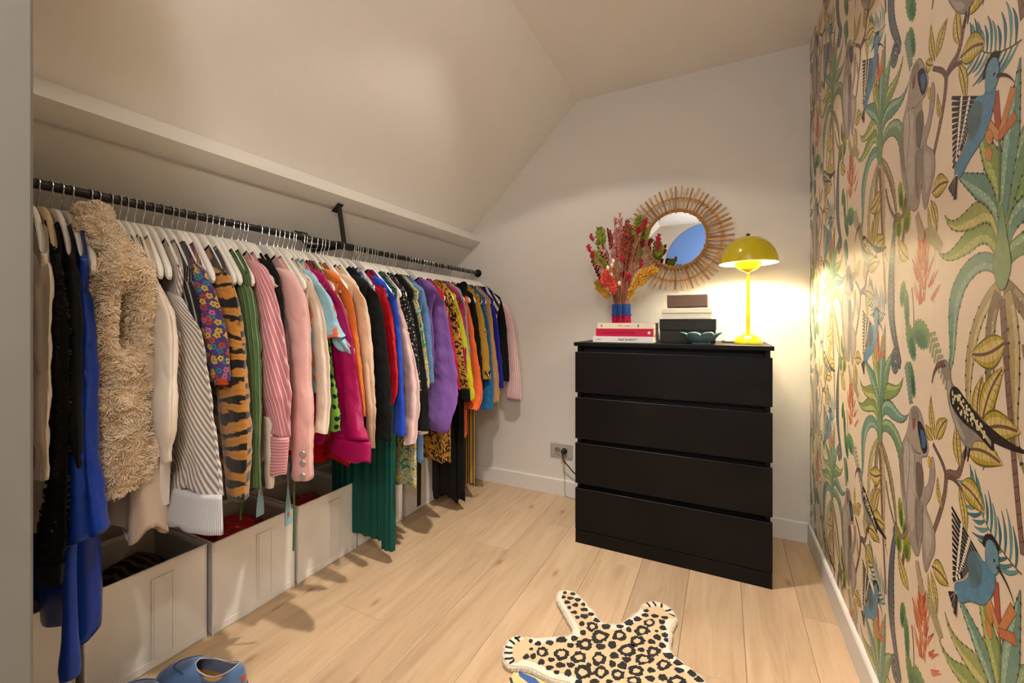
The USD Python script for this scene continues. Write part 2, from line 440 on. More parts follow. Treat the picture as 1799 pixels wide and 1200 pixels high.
# ---------------------------------------------------------------- garments
def grid_mesh(P, closed=True, cap_end=True, cap_start=True, u_len=None):
    """P (rows, n, 3) rings; returns (mesh, uv) with a seam column; uv in metres"""
    nr, n, _ = P.shape
    Q = np.concatenate([P, P[:, :1]], 1) if closed else P
    c = Q.shape[1]
    seg = np.linalg.norm(np.diff(Q, axis=1), axis=2)
    mean_u = np.r_[0, np.cumsum(seg.mean(0))]
    rowlen = np.r_[0, np.cumsum(np.linalg.norm(np.diff(P, axis=0), axis=2).mean(1))]
    wid = np.maximum(seg.sum(1) / max(seg.sum(1).max(), 1e-9), .35)
    U = np.repeat(mean_u[None], nr, 0)
    V = np.repeat(rowlen[:, None], c, 1)
    idx = np.arange(nr * c).reshape(nr, c)
    F = np.concatenate([np.stack([idx[:-1, :-1], idx[1:, :-1], idx[1:, 1:]], -1).reshape(-1, 3), np.stack([idx[:-1, :-1], idx[1:, 1:], idx[:-1, 1:]], -1).reshape(-1, 3)])
    v = Q.reshape(-1, 3); uv = np.stack([U, V], -1).reshape(-1, 2)
    for do, row in ((cap_start, 0), (cap_end, nr - 1)):
        if do and closed:
            ctr = P[row].mean(0)
            k = len(v)
            v = np.vstack([v, ctr]); uv = np.vstack([uv, [uv[idx[row]].mean(0)]])
            r = idx[row]
            fan = np.stack([np.full(c - 1, k), r[:-1], r[1:]], 1) if row == 0 else np.stack([np.full(c - 1, k), r[1:], r[:-1]], 1)
            F = np.vstack([F, fan])
    return trimesh.Trimesh(v, F, process=False), uv

def put_grid(name, P, m, parent, **kw):
    me, uv = grid_mesh(P, **{k: kw.pop(k) for k in ('closed', 'cap_end', 'cap_start') if k in kw})
    # outward orientation
    if me.volume < 0: me.invert()
    return obj(name, me, m, parent, smooth=True, uv=uv, **kw)

def sleeve_rings(path, seed=0, folds=0.13, k=3, n=36, rows=52, head=True, ratio=0.40, hem_in=True, crease=0.007, edge=1.3, twist=None):
    """path rows: x, y, z, rx (half width along x); thin in y"""
    p = np.asarray(path, float)
    ry = np.minimum(np.maximum(p[:, 3] * ratio, 0.008), 0.034)
    p = np.c_[p, ry]
    if head:
        a = p[0]
        p = np.vstack([[a[0] - .050, a[1], a[2] + .040, .014, a[4] * .5], [a[0] - .022, a[1], a[2] + .028, a[3] * .62, a[4] * .85], p])
    q = resample(p, rows)
    th = np.linspace(0, 2 * PI, n, endpoint=False)
    t = np.linspace(0, 1, rows)[:, None]
    r = np.random.default_rng(seed)
    mod = 1 + folds * np.minimum(1, t * 3) * (np.sin(k * th + r.uniform(0, 6) + 1.6 * t) * .6 + np.sin((k + 2) * th + r.uniform(0, 6) - 2.2 * t) * .4)
    P = np.zeros((rows, n, 3))
    # flattened lens section, turned a little about the vertical, so that the sleeve hangs with a front edge
    ux = q[:, None, 3] * np.cos(th) * mod
    uy = q[:, None, 4] * np.sign(np.sin(th)) * np.abs(np.sin(th)) ** edge * mod
    ease = np.minimum(1, t * 2.5) if head else 1.0
    tw = ease * (twist if twist is not None else r.uniform(-.22, .12)) + (0.0 if twist is not None else .10) * np.sin(2.5 * t + r.uniform(0, 6)) * ease
    P[..., 0] = q[:, None, 0] + ux * np.cos(tw) - uy * np.sin(tw)
    P[..., 1] = q[:, None, 1] + ux * np.sin(tw) + uy * np.cos(tw)
    P[..., 2] = q[:, None, 2]
    if crease:
        s = np.stack([P[..., 0] * 16, P[..., 1] * 16, P[..., 2] * 22], -1) + seed * 3.7
        d = ((meshkit.fbm(s, 3, seed) - .5) * 1.6 - (np.abs(meshkit.noise(s * (1.3, 1.3, .55), seed + 11) - .5) < .05) * .35) * crease * np.minimum(1, t * 4)
        P[..., 0] += d * np.cos(th); P[..., 1] += d * .7 * np.sin(th)
        P[..., 2] += (meshkit.noise(np.stack([P[..., 0] * 25, P[..., 1] * 25, P[..., 2] * 0], -1), seed) - .5) * .02 * (t ** 6)
    if hem_in:
        e = P[-1:].copy(); c = e.mean(1, keepdims=True)
        e2 = c + (e - c) * .86; e2[..., 2] += .006
        P = np.concatenate([P, e2], 0)
    return P

def shoulder_z(x, neck=.065):
    a = np.abs(x)
    z = np.interp(a, [0, .03, .05, .08, .11, .15, .19, .215, .24], [-.055, -.058, -.063, -.083, -.108, -.142, -.175, -.195, -.212])
    return z

def torso_rings(hem, wt=.232, wb=.212, b0=.0155, b1=.019, seed=0, folds=.3, k=7, neck=.115, neck_drop=.13, n=72, rows=46, yoff=0.0, hem_wave=.012, x0=0.0, pleat=0, flare_y=0.0):
    """a body hanging from the shoulders in local coordinates (rail at the origin); hem = local z of the hem"""
    th = np.linspace(0, 2 * PI, n, endpoint=False)
    t = np.linspace(0, 1, rows)[:, None] ** 1.15
    c, s = np.cos(th), np.sin(th)
    w = wb + (wt - wb) * np.exp(-(t / .10) ** 2) - .014 * np.exp(-((t - .22) / .1) ** 2)
    x = w * np.sign(c) * np.abs(c) ** .8
    zt = shoulder_z(x) + .007
    a = np.abs(x)
    zt = np.where(a < neck, zt - neck_drop * np.sqrt(np.maximum(0, 1 - (a / neck) ** 2)), zt)
    z = zt * (1 - t) + hem * t
    z = z + hem_wave * t ** 5 * np.sin(5 * th + seed)
    b = b0 + (b1 - b0) * np.clip(t * 2, 0, 1) + flare_y * t
    b = b * np.minimum(1, .72 + t * 6)
    r = np.random.default_rng(seed + 99)
    if pleat:
        f = 1 + folds * (2 * np.abs(((th * pleat / (2 * PI)) % 1) - .5) - .5)
    else:
        f = 1 + folds * np.clip(t * 2.5, 0, 1) * (np.sin(k * th + r.uniform(0, 6) + t) * .6 + np.sin((k + 4) * th + r.uniform(0, 6)) * .4)
    y = yoff + b * np.sign(s) * np.abs(s) ** .55 * f
    if not pleat:
        y = y + (meshkit.noise(np.stack([x * 12 + seed, z * 4, 0 * x], -1), seed) - .5) * .012 * t
    y = y - .030 * (x / .222) ** 2 * (1 - .6 * t)
    P = np.stack([np.broadcast_to(x + x0, z.shape), np.broadcast_to(y, z.shape), z], -1)
    e = P[-1:].copy(); cc = e.mean(1, keepdims=True)
    e = cc + (e - cc) * .93; e[..., 2] = P[-1:, :, 2] + .006
    return np.concatenate([P, e], 0)

GARMENTS = []
def garment(name, label, cat, y, m, hem=-.85, sleeve=None, torso=True, cuff=None, cuff_m=None, seed=None, sl={}, to={}, mirror=True, sleeve_m=None, group=None):
    """builds one garment on its hanger place y; sleeve rows are in world coordinates"""
    seed = seed if seed is not None else len(GARMENTS) + 3
    t = thing(name, label, cat, (RX, y, RZ), 0, group)
    GARMENTS.append((y, t, label))
    if torso:
        put_grid('body', torso_rings(hem, seed=seed, **to), m, t)
    if sleeve:
        sl = dict(sl)
        if cuff is not None: sl.setdefault('twist', float(np.random.default_rng(seed).uniform(-.18, .08)))
        p = np.array(sleeve, float)
        p[:, 0] -= RX; p[:, 1] -= y; p[:, 2] -= RZ
        body = p if cuff is None else p[:cuff]
        put_grid('sleeve', sleeve_rings(body, seed=seed, **sl), sleeve_m or m, t)
        if cuff is not None:
            cp = p[cuff - 1:].copy(); cp[:, 3] *= 1.06
            put_grid('cuff', sleeve_rings(cp, seed=seed + 5, head=False, folds=.03, rows=8, crease=.001, twist=sl['twist'], ratio=sl.get('ratio', .4)), cuff_m or m, t)
        if mirror:
            q = p.copy(); q[:, 0] *= -1; q[:, 0] = np.maximum(q[:, 0], -.25); q[:, 1] = .35 * q[:, 1]; q[:, 3] = np.minimum(q[:, 3], .05)
            put_grid('sleeve', sleeve_rings(q, seed=seed + 1, **sl), sleeve_m or m, t)
    return t
# ---------------------------------------------------------------- cloths
CR = cloth('cream_silk', '#e3d3c2', 0.5, fold=.006)
BK = cloth('black_cloth', '#060607', 0.9, sheen=0)
BK2 = cloth('black_wool', '#0b0c0f', 0.85, sheen=.03)
NAVY = stripes('navy_white', [(0, '#141a30'), (.5, '#d9d4cc')], .045, 60)
BL = cloth('royal_satin', '#0a379c', 0.30, sheen=.0, fold=.006)
RB = cloth('royal_blue', '#1145c0', 0.6)
CB = cloth('cobalt', '#161a9a', 0.75)
IV = cloth('ivory_satin', '#e0d3c3', 0.38, fold=.006)
CH = cloth('cream_chiffon', '#dccab8', 0.6, fold=.007)
GS = stripes('grey_diagonal', [(0, '#ded5cd'), (.52, '#8d8682')], .0118, 28)
GP = stripes('grey_pinstripe', [(0, '#dfdde0'), (.6, '#a4a6b0')], .0042, 0)
DS = stripes('black_grey_stripe', [(0, '#17161a'), (.72, '#8d8984')], .013, 4)
FL = voro('purple_floral', 52, [(0, '#c9a648'), (.25, '#b04a2c'), (.45, '#b5688e'), (.60, '#3a7890'), (.80, '#c9a648'), (.9, '#a84030')], rnd=.85, base='#4c3a7a', base_at=.46, center='#33263f', center_at=.11, petals=5)
ORL = cloth('orange_lining', '#b8401c', 0.6)
TG = printed('tiger_print', {'mp': ('mapping', {'scale': (.55, 1.0, 1.0)}), 'wv': ('wave_texture', {'scale': 6.6, 'distortion': 7.0, 'detail': 3.0, 'detail_scale': 2.2, 'detail_roughness': .55, 'bands_direction': 'y'}),
    'rp': ('rgb_ramp', {'ramp': [(0, srgb('#16130f')), (.30, srgb('#16130f')), (.36, srgb('#a06a2c')), (.7, srgb('#b98238')), (1, srgb('#ab7430'))]})},
    [('t.UV', 'mp.vector'), ('mp.vector', 'wv.vector'), ('wv.fac', 'rp.fac')], 'rp.color', rough=.95, sheen=.4, fold=.003)
GN = stripes('green_stripe', [(0, '#3f5f36'), (.55, '#94a474'), (.68, '#34522f'), (.9, '#75905c')], .011, 0)
PK = stripes('pink_stripe', [(0, '#d2838f'), (.80, '#f3dedb')], .0120, 10)
PKc = stripes('pink_stripe_cuff', [(0, '#d2838f'), (.80, '#f3dedb')], .0095, 92)
PB_ = cloth('pale_pink_crepe', '#e6b6b0', 0.75, fold=.0025)
CS = cloth('cream_linen', '#ddd0be', 0.8, fold=.005)
BF = noisy('sky_floral', 15, [(0, '#93c4d6'), (.55, '#93c4d6'), (.58, '#d5755c'), (.66, '#e2b7a0'), (.71, '#93c4d6')], detail=1.5, fold=.005)
PD = voro('green_polka', 26, [(0, '#121512')], rnd=.35, base='#6ea63a', base_at=.22)
MG = cloth('magenta_satin', '#a60a55', 0.32, sheen=0, fold=.007)
MG2 = cloth('raspberry', '#94164f', 0.6)
WC = cloth('white_knit', '#d9cdbd', 0.9)
OR = cloth('orange_cotton', '#dd7a2e', 0.75)
OR2 = cloth('bright_orange', '#e2632c', 0.7)
BE = cloth('champagne_satin', '#d9bfa2', 0.42, fold=.006)
RD = cloth('red_satin', '#bf1420', 0.35, sheen=0, fold=.006)
CRI = cloth('crimson', '#c01838', 0.6)
PL = cloth('blush_linen', '#ddbcb8', 0.8, fold=.007)
BD = voro('black_dotted', 60, [(0, '#c9c3b6')], rnd=.9, base='#121214', base_at=.17)
SW = noisy('swirl_print', 16, [(0, '#5c8f4a'), (.40, '#d8dfd8'), (.46, '#8ba4b4'), (.52, '#d9ba3c'), (.60, '#ddd08e'), (.66, '#4f8448')], detail=.5, dist=2.4)
DN = cloth('denim', '#5a7dac', 0.9)
DN2 = cloth('denim_dark', '#3d5f90', 0.9)
PU = cloth('violet_cotton', '#77509a', 0.75, fold=.008)
GF = noisy('gold_floral', 34, [(0, '#14110f'), (.44, '#5a3a1c'), (.47, '#b97f2a'), (.55, '#d9a845'), (.62, '#a56c1e')], detail=2.5, dist=1.6)
LM = cloth('lime', '#c3c41e', 0.65)
GY = cloth('grey_silk', '#8f9097', 0.5)
CN = noisy('chain_print', 30, [(0, '#b88a2c'), (.62, '#b88a2c'), (.64, '#1a1a1a'), (.68, '#d8d0c0'), (.71, '#1a1a1a')], stretch=(1, .35, 1), detail=1)
TL = cloth('teal_blue', '#0f5f92', 0.6)
CM = cloth('camel', '#b98d5a', 0.85, sheen=.3)
PT_ = cloth('petrol_pleat', '#00524a', 0.6, sheen=0, fold=.001)
OS = stripes('ochre_stripe', [(0, '#c8952e'), (.30, '#1a1712'), (.52, '#d8c69c'), (.60, '#1a1712'), (.80, '#c8952e')], .042, 0)
LP = stripes('rose_white_stripe', [(0, '#dca8ad'), (.6, '#eed9d6')], .012, 0)
EM = noisy('blue_white_embroidery', 40, [(0, '#d5dbe8'), (.56, '#d5dbe8'), (.58, '#3c5fa8')], detail=1)
SM = plain('shirt_button', '#c9b9b4', 0.25, metallic=.6)

def G(name, label, cat, m, sl_rows, hem=-.82, dy=.026, **kw):
    return garment(name, label, cat, sl_rows[0][1] + dy, m, hem, sl_rows, **kw)

G('blouse', 'cream silk blouse half hidden behind the wall at the left end of the rail', 'blouse', CR,
  [(-1.36, .367, 1.223, .04), (-1.332, .36, 1.109, .04), (-1.304, .353, .999, .035), (-1.27, .341, .872, .032), (-1.27, .345, .823, .022), (-1.27, .344, .77, .022)], sl={'folds': .2})
seq = G('jacket', 'black sequinned jacket at the left end of the rail', 'jacket', BK,
  [(-1.36, .387, 1.245, .025), (-1.346, .39, 1.161, .030), (-1.321, .385, 1.008, .034), (-1.295, .377, .86, .032), (-1.274, .367, .744, .033), (-1.27, .36, .638, .042), (-1.27, .357, .60, .040), (-1.268, .355, .553, .036)], cuff=7, hem=-.86)
G('sweater', 'plain black knitted top between the sequinned jacket and the blue satin dress', 'sweater', BK2,
  [(-1.36, .410, 1.23, .035), (-1.335, .408, 1.109, .034), (-1.292, .398, .933, .030), (-1.27, .394, .811, .026), (-1.27, .394, .735, .022)], hem=-.78)
dress = G('satin_dress', 'long royal blue satin dress with flared sleeve beside the fur vest', 'dress', BL,
  [(-1.36, .43, 1.164, .03), (-1.323, .424, .991, .034), (-1.292, .412, .854, .036), (-1.27, .409, .743, .046), (-1.262, .411, .640, .058)], hem=-1.10, sl={'folds': .22, 'ratio': .6}, to={'wb': .205, 'b1': .03, 'folds': .5})
obj('tie_tail', tube([(.235, -.05, -.78), (.232, -.055, -.95), (.235, -.055, -1.06), (.236, -.056, -1.135), (.236, -.056, -1.150)], [.010, .012, .014, .019, .017], 14, seg=18), BL, dress)
G('satin_blouse', 'ivory satin blouse with full sleeve behind the fur vest', 'blouse', IV,
  [(-1.36, .564, 1.217, .03), (-1.333, .582, 1.111, .046), (-1.298, .572, .978, .042), (-1.27, .556, .866, .046), (-1.27, .560, .778, .026), (-1.27, .562, .745, .022)], hem=-.72, sl={'folds': .2})
garment('chiffon_blouse', 'cream chiffon blouse whose long hem shows under the fur vest', 'blouse', .574, CH, -.905, None, to={'b1': .045, 'folds': .35, 'wb': .225, 'wt': .2, 'hem_wave': .02})
t = G('wide_cuff_shirt', 'grey and white diagonally striped shirt with a deep fine-striped cuff', 'shirt', GS,
  [(-1.36, .627, 1.150, .045), (-1.346, .648, 1.064, .062), (-1.324, .646, .953, .070), (-1.299, .641, .83, .078), (-1.274, .636, .711, .086), (-1.27, .631, .654, .100), (-1.272, .622, .562, .116)], cuff=6, cuff_m=GP, hem=-.80, sl={'folds': .14, 'ratio': .26, 'k': 2, 'twist': .05})
obj('neck_tie', flat_bar((.228, -.066, -.655), (.216, -.066, -.840), .024, .004), stripes('tie_stripe', [(0, '#e2dcd4'), (.5, '#222226')], .009, 0), t, smooth=False)
G('striped_blouse', 'black blouse with thin grey stripes between the grey striped shirt and the floral blouse', 'blouse', DS,
  [(-1.365, .650, 1.21, .035), (-1.352, .655, 1.112, .034), (-1.335, .655, .987, .026), (-1.33, .655, .90, .020)], hem=-.70)
t = G('floral_blouse', 'purple short-sleeved blouse printed with yellow, orange and blue flowers', 'blouse', FL,
  [(-1.36, .676, 1.244, .046), (-1.34, .689, 1.162, .054), (-1.321, .696, 1.079, .055), (-1.298, .702, .981, .046), (-1.286, .702, .933, .043)], hem=-.62, sl={'ratio': .4})
put_grid('lining', sleeve_rings([(-1.288 - RX, .702 - .702, .945 - RZ, .038), (-1.284 - RX, .0, .922 - RZ, .040)], head=False, rows=5, folds=.05), ORL, t)
G('tiger_jacket', 'plush jacket with black tiger stripes on tawny orange', 'jacket', TG,
  [(-1.36, .742, 1.233, .044), (-1.339, .753, 1.113, .059), (-1.311, .747, .96, .070), (-1.283, .741, .811, .072), (-1.27, .74, .679, .060), (-1.27, .74, .593, .048)], hem=-.80, sl={'folds': .07, 'ratio': .5})
t = G('green_shirt', 'green shirt with narrow pale stripes between the tiger jacket and the pink striped shirt', 'shirt', GN,
  [(-1.36, .810, 1.20, .042), (-1.332, .812, 1.042, .040), (-1.297, .802, .867, .032), (-1.27, .787, .734, .028), (-1.27, .792, .603, .026)], hem=-.80)
t = G('pink_striped_shirt', 'pink shirt with thin white stripes and a buttoned cuff', 'shirt', PK,
  [(-1.36, .859, 1.267, .046), (-1.343, .871, 1.17, .055), (-1.32, .87, 1.04, .066), (-1.293, .867, .894, .066), (-1.272, .865, .765, .046), (-1.27, .865, .741, .047), (-1.27, .861, .621, .040)], cuff=6, cuff_m=PKc, hem=-.80, sl={'folds': .17})
put_grid('shirt_tail', sleeve_rings([(-1.31 - RX, -.03, .80 - RZ, .03), (-1.30 - RX, -.03, .62 - RZ, .028), (-1.30 - RX, -.03, .583 - RZ, .024)], head=False, rows=16), CR, t)
G('camisole', 'black sleeveless top on its hanger between the pink striped shirt and the pink blazer', 'top', BK,
  [(-1.40, .908, 1.285, .05), (-1.375, .914, 1.19, .045), (-1.34, .91, 1.05, .03), (-1.32, .90, .86, .025)], hem=-.66)
t = G('pale_pink_blazer', 'pale pink blazer with three covered buttons at the cuff', 'blazer', PB_,
  [(-1.36, .96, 1.254, .048), (-1.346, .976, 1.175, .064), (-1.33, .98, 1.075, .062), (-1.306, .971, .938, .056), (-1.275, .957, .768, .058), (-1.27, .950, .583, .060)], hem=-.80, sl={'folds': .05, 'ratio': .5})
for k, zz in enumerate((.672, .642, .600)):
    b = lathe([(0, 0), (.0095, 0), (.0105, .002), (.009, .0045), (0, .005)], 18)
    b.apply_transform(trimesh.transformations.rotation_matrix(PI / 2, (1, 0, 0)))
    b.apply_transform(trimesh.transformations.rotation_matrix(math.radians(38), (0, 0, 1)))
    b.apply_translation((-1.229 - RX, .921 - .986, zz - RZ))
    obj('button', b, SM, t)
t = G('cream_shirt', 'cream linen shirt between the pink blazer and the light blue floral top', 'shirt', CS,
  [(-1.36, 1.03, 1.25, .035), (-1.35, 1.062, 1.158, .036), (-1.329, 1.069, .99, .040), (-1.298, 1.054, .827, .037), (-1.274, 1.025, .713, .036)], hem=-.76, sl={'folds': .2})
t = G('light_blue_top', 'light blue top with coral flowers, short fluted sleeve and long sash ends', 'blouse', BF,
  [(-1.36, 1.05, 1.262, .034), (-1.344, 1.089, 1.18, .048), (-1.327, 1.105, 1.084, .050), (-1.317, 1.115, 1.045, .056)], hem=-.60, sl={'folds': .2, 'ratio': .6})
put_grid('frill', sleeve_rings([(-1.317 - RX, .06, 1.05 - RZ, .035), (-1.30 - RX, .075, 1.01 - RZ, .042), (-1.285 - RX, .085, .985 - RZ, .028)], head=False, folds=.3, k=5, rows=14, ratio=.6), BF, t)
yl = 1.05 + .026
def ribbon(pts, w, m, parent, name):
    """a flat hanging ribbon, pts local (x, y, z)"""
    p = resample(np.array(pts, float), 16)
    wd = w * (1 - .35 * np.linspace(0, 1, 16) ** 3)
    ph = np.linspace(0, 1.9, 16)
    a = np.stack([np.cos(ph) * .55 + .3, -np.abs(np.sin(ph)) * .5 - .2, 0 * ph], 1); a /= np.linalg.norm(a, axis=1)[:, None]
    b = np.stack([a[:, 1], -a[:, 0], 0 * ph], 1) * .0016
    ring = np.stack([p - a * wd[:, None] / 2 - b, p + a * wd[:, None] / 2 - b, p + a * wd[:, None] / 2 + b, p - a * wd[:, None] / 2 + b], 1)
    return put_grid(name, ring, m, parent)
for (x0, y0, z0, x1, y1, z1) in ((-1.40, .885, .62, -1.395, .885, .452), (-1.355, .955, .62, -1.36, .965, .395)):
    ribbon([(x0 - RX, y0 - yl, z0 - RZ), (x0 - RX + .004, y0 - yl, (z0 + z1) / 2 - RZ), (x1 - RX, y1 - yl, z1 - RZ)], .046, BF, t, 'sash_end')
t = G('polka_dress', 'green dress with black polka dots showing a cuff under the light blue top', 'dress', PD,
  [(-1.38, 1.10, 1.22, .03), (-1.36, 1.115, 1.07, .028), (-1.35, 1.120, .941, .026), (-1.318, 1.110, .832, .032), (-1.292, 1.098, .708, .042)], hem=-.78, sl={'folds': .18})
for (x0, y0, z1) in ((-1.42, .855, .452), (-1.335, .985, .31)):
    obj('drawstring', tube([(x0 - RX, y0 - 1.146, -.80), (x0 - RX + .003, y0 - 1.146, (-.80 + z1 - RZ) / 2), (x0 - RX, y0 - 1.146, z1 - RZ)], .0032, 8, seg=10), cloth('cord_green', '#3f6a25', .8), t)
t = G('magenta_shirt', 'magenta satin shirt with a very full sleeve and turned-up cuff', 'shirt', MG,
  [(-1.36, 1.09, 1.266, .036), (-1.341, 1.149, 1.161, .040), (-1.318, 1.162, 1.028, .052), (-1.292, 1.165, .856, .058), (-1.272, 1.155, .731, .082), (-1.262, 1.148, .668, .106), (-1.255, 1.140, .595, .112)], cuff=6, hem=-.80, sl={'folds': .25, 'ratio': .55, 'crease': .009})
G('cardigan', 'off-white knitted cardigan between the magenta shirt and the orange shirt', 'cardigan', WC,
  [(-1.37, 1.150, 1.235, .028), (-1.344, 1.187, 1.117, .026), (-1.329, 1.190, 1.027, .024), (-1.31, 1.19, .85, .022)], hem=-.70)
G('orange_shirt', 'orange cotton shirt with a pointed collar beside the magenta shirt', 'shirt', OR,
  [(-1.36, 1.150, 1.272, .044), (-1.346, 1.194, 1.207, .042), (-1.323, 1.210, 1.072, .042), (-1.292, 1.210, .892, .036), (-1.27, 1.216, .736, .024)], hem=-.75, sl={'folds': .2})
G('champagne_blouse', 'champagne satin blouse between the orange shirt and the black blazer', 'blouse', BE,
  [(-1.36, 1.225, 1.262, .046), (-1.344, 1.268, 1.177, .044), (-1.319, 1.272, 1.024, .042), (-1.288, 1.262, .841, .036), (-1.27, 1.258, .706, .028), (-1.27, 1.266, .592, .018)], hem=-.80, sl={'folds': .22})
G('black_blazer', 'black blazer with a straight sleeve left of the red satin blouse', 'blazer', BK2,
  [(-1.36, 1.296, 1.262, .042), (-1.35, 1.334, 1.204, .052), (-1.329, 1.343, 1.07, .060), (-1.298, 1.339, .878, .060), (-1.27, 1.326, .616, .052)], hem=-.82, sl={'folds': .06})
G('red_blouse', 'red satin blouse with a gathered sleeve between the black blazer and the royal blue shirt', 'blouse', RD,
  [(-1.36, 1.40, 1.233, .032), (-1.342, 1.426, 1.119, .034), (-1.319, 1.425, .968, .038), (-1.3, 1.415, .844, .042), (-1.283, 1.385, .747, .020)], hem=-.80, sl={'folds': .25})
G('royal_blue_shirt', 'royal blue shirt between the red satin blouse and the blush linen shirt', 'shirt', RB,
  [(-1.36, 1.405, 1.270, .036), (-1.347, 1.456, 1.197, .038), (-1.328, 1.464, 1.068, .038), (-1.296, 1.448, .866, .036), (-1.27, 1.424, .617, .042)], hem=-.78, dy=.03)
G('blush_linen_shirt', 'crumpled blush pink linen shirt with a baggy sleeve', 'shirt', PL,
  [(-1.36, 1.484, 1.235, .030), (-1.342, 1.514, 1.107, .032), (-1.325, 1.531, .988, .042), (-1.305, 1.540, .855, .052), (-1.282, 1.521, .702, .048), (-1.27, 1.488, .561, .044)], hem=-.86, sl={'folds': .22, 'crease': .01})
G('dotted_top', 'black top with small white dots beside the blush linen shirt', 'blouse', BD,
  [(-1.36, 1.530, 1.24, .034), (-1.348, 1.552, 1.161, .034), (-1.327, 1.566, 1.013, .032), (-1.303, 1.570, .852, .028), (-1.288, 1.570, .746, .022)], hem=-.76)
t = G('black_jacket', 'plain black jacket with a white hem line beside the dotted top', 'jacket', BK2,
  [(-1.36, 1.590, 1.21, .026), (-1.342, 1.608, 1.066, .032), (-1.315, 1.614, .873, .036), (-1.296, 1.610, .738, .038), (-1.273, 1.588, .592, .040)], hem=-.82)
put_grid('white_trim', sleeve_rings([(-1.273 - RX, 1.588 - 1.616, .592 - RZ, .042), (-1.273 - RX, 1.588 - 1.616, .583 - RZ, .042)], head=False, rows=4, folds=0), CS, t)
G('swirl_dress', 'dress printed with yellow, green and grey-blue swirls', 'dress', SW,
  [(-1.36, 1.630, 1.20, .028), (-1.344, 1.650, 1.065, .036), (-1.321, 1.650, .898, .040), (-1.304, 1.643, .777, .032)], hem=-1.155, to={'wb': .20, 'b1': .02, 'x0': -.005})
G('denim_shirt', 'washed blue denim shirt between the swirl dress and the purple shirt', 'shirt', DN,
  [(-1.36, 1.664, 1.262, .034), (-1.34, 1.690, 1.122, .030), (-1.316, 1.685, .952, .027), (-1.30, 1.68, .80, .025)], hem=-1.04)
G('purple_shirt', 'violet cotton shirt with a wide creased sleeve', 'shirt', PU,
  [(-1.36, 1.740, 1.290, .040), (-1.344, 1.805, 1.183, .046), (-1.321, 1.800, 1.004, .062), (-1.298, 1.783, .828, .086), (-1.282, 1.757, .717, .092), (-1.27, 1.722, .64, .076), (-1.27, 1.705, .568, .060)], hem=-.78, dy=.045, sl={'folds': .17, 'ratio': .36, 'crease': .012})
G('crimson_top', 'crimson top seen as a narrow strip right of the purple shirt', 'blouse', CRI,
  [(-1.36, 1.84, 1.235, .024), (-1.344, 1.884, 1.093, .026), (-1.317, 1.905, .875, .028), (-1.3, 1.920, .734, .020)], hem=-.76, dy=.02)
t = G('gold_floral_dress', 'black dress with large golden flowers, black cuff and a printed belt', 'dress', GF,
  [(-1.36, 1.905, 1.255, .030), (-1.344, 1.945, 1.124, .040), (-1.321, 1.950, .935, .040), (-1.305, 1.966, .807, .040), (-1.297, 1.982, .737, .040), (-1.29, 1.982, .672, .036)], cuff=5, cuff_m=BK, hem=-1.10, dy=-.02, to={'x0': .035, 'wb': .205, 'wt': .20})
obj('belt', flat_bar((.045, -.03, -1.04), (.042, -.03, -1.365), .030, .004), GF, t, smooth=False)
G('lime_shirt', 'lime yellow shirt seen as a strip behind the golden flowers', 'shirt', LM,
  [(-1.36, 1.95, 1.25, .024), (-1.342, 1.988, 1.125, .025), (-1.323, 2.006, .963, .030), (-1.303, 2.022, .8, .032), (-1.288, 2.024, .672, .034)], hem=-.80, dy=.02)
G('raspberry_blouse', 'raspberry red blouse whose shoulder shows behind the lime shirt', 'blouse', MG2,
  [(-1.36, 1.960, 1.276, .034), (-1.347, 2.012, 1.174, .030), (-1.326, 2.006, .996, .025), (-1.31, 2.00, .82, .02)], hem=-.72, dy=.03)
G('grey_blouse', 'smooth grey silk blouse between the raspberry blouse and the bright orange dress', 'blouse', GY,
  [(-1.36, 2.00, 1.280, .034), (-1.346, 2.043, 1.175, .030), (-1.325, 2.045, .994, .026), (-1.309, 2.045, .864, .02)], hem=-.72, dy=.03)
G('orange_dress', 'bright orange dress with a puffed sleeve near the far end of the rail', 'dress', OR2,
  [(-1.36, 2.07, 1.226, .025), (-1.346, 2.100, 1.092, .033), (-1.326, 2.110, .924, .040), (-1.31, 2.112, .79, .048), (-1.299, 2.095, .693, .056), (-1.286, 2.045, .608, .044)], hem=-1.01, dy=.02, sl={'folds': .22})
G('black_coat', 'black coat right of the bright orange dress', 'coat', BK,
  [(-1.36, 2.115, 1.265, .038), (-1.344, 2.150, 1.126, .036), (-1.321, 2.163, .921, .032), (-1.298, 2.163, .718, .024)], hem=-.84, dy=.03)
G('chain_blouse', 'ochre blouse with a black and white chain print', 'blouse', CN,
  [(-1.36, 2.195, 1.241, .030), (-1.344, 2.225, 1.092, .040), (-1.325, 2.234, .917, .040), (-1.307, 2.228, .754, .038)], hem=-.76)
G('teal_dress', 'teal blue dress between the chain print blouse and the camel coat', 'dress', TL,
  [(-1.36, 2.27, 1.22, .026), (-1.34, 2.305, 1.019, .028), (-1.321, 2.295, .841, .030), (-1.302, 2.25, .68, .044), (-1.289, 2.215, .574, .044)], hem=-.80, dy=.02)
G('camel_coat', 'camel coloured coat near the far end of the rail', 'coat', CM,
  [(-1.36, 2.335, 1.222, .028), (-1.34, 2.345, 1.018, .032), (-1.321, 2.345, .837, .036), (-1.295, 2.314, .601, .038)], hem=-.84, dy=.02)
G('cobalt_jacket', 'cobalt blue jacket between the camel coat and the last black jacket', 'jacket', CB,
  [(-1.345, 2.372, 1.202, .028), (-1.33, 2.395, 1.054, .032), (-1.308, 2.40, .831, .030), (-1.292, 2.392, .677, .028)], hem=-.78, dy=.02)
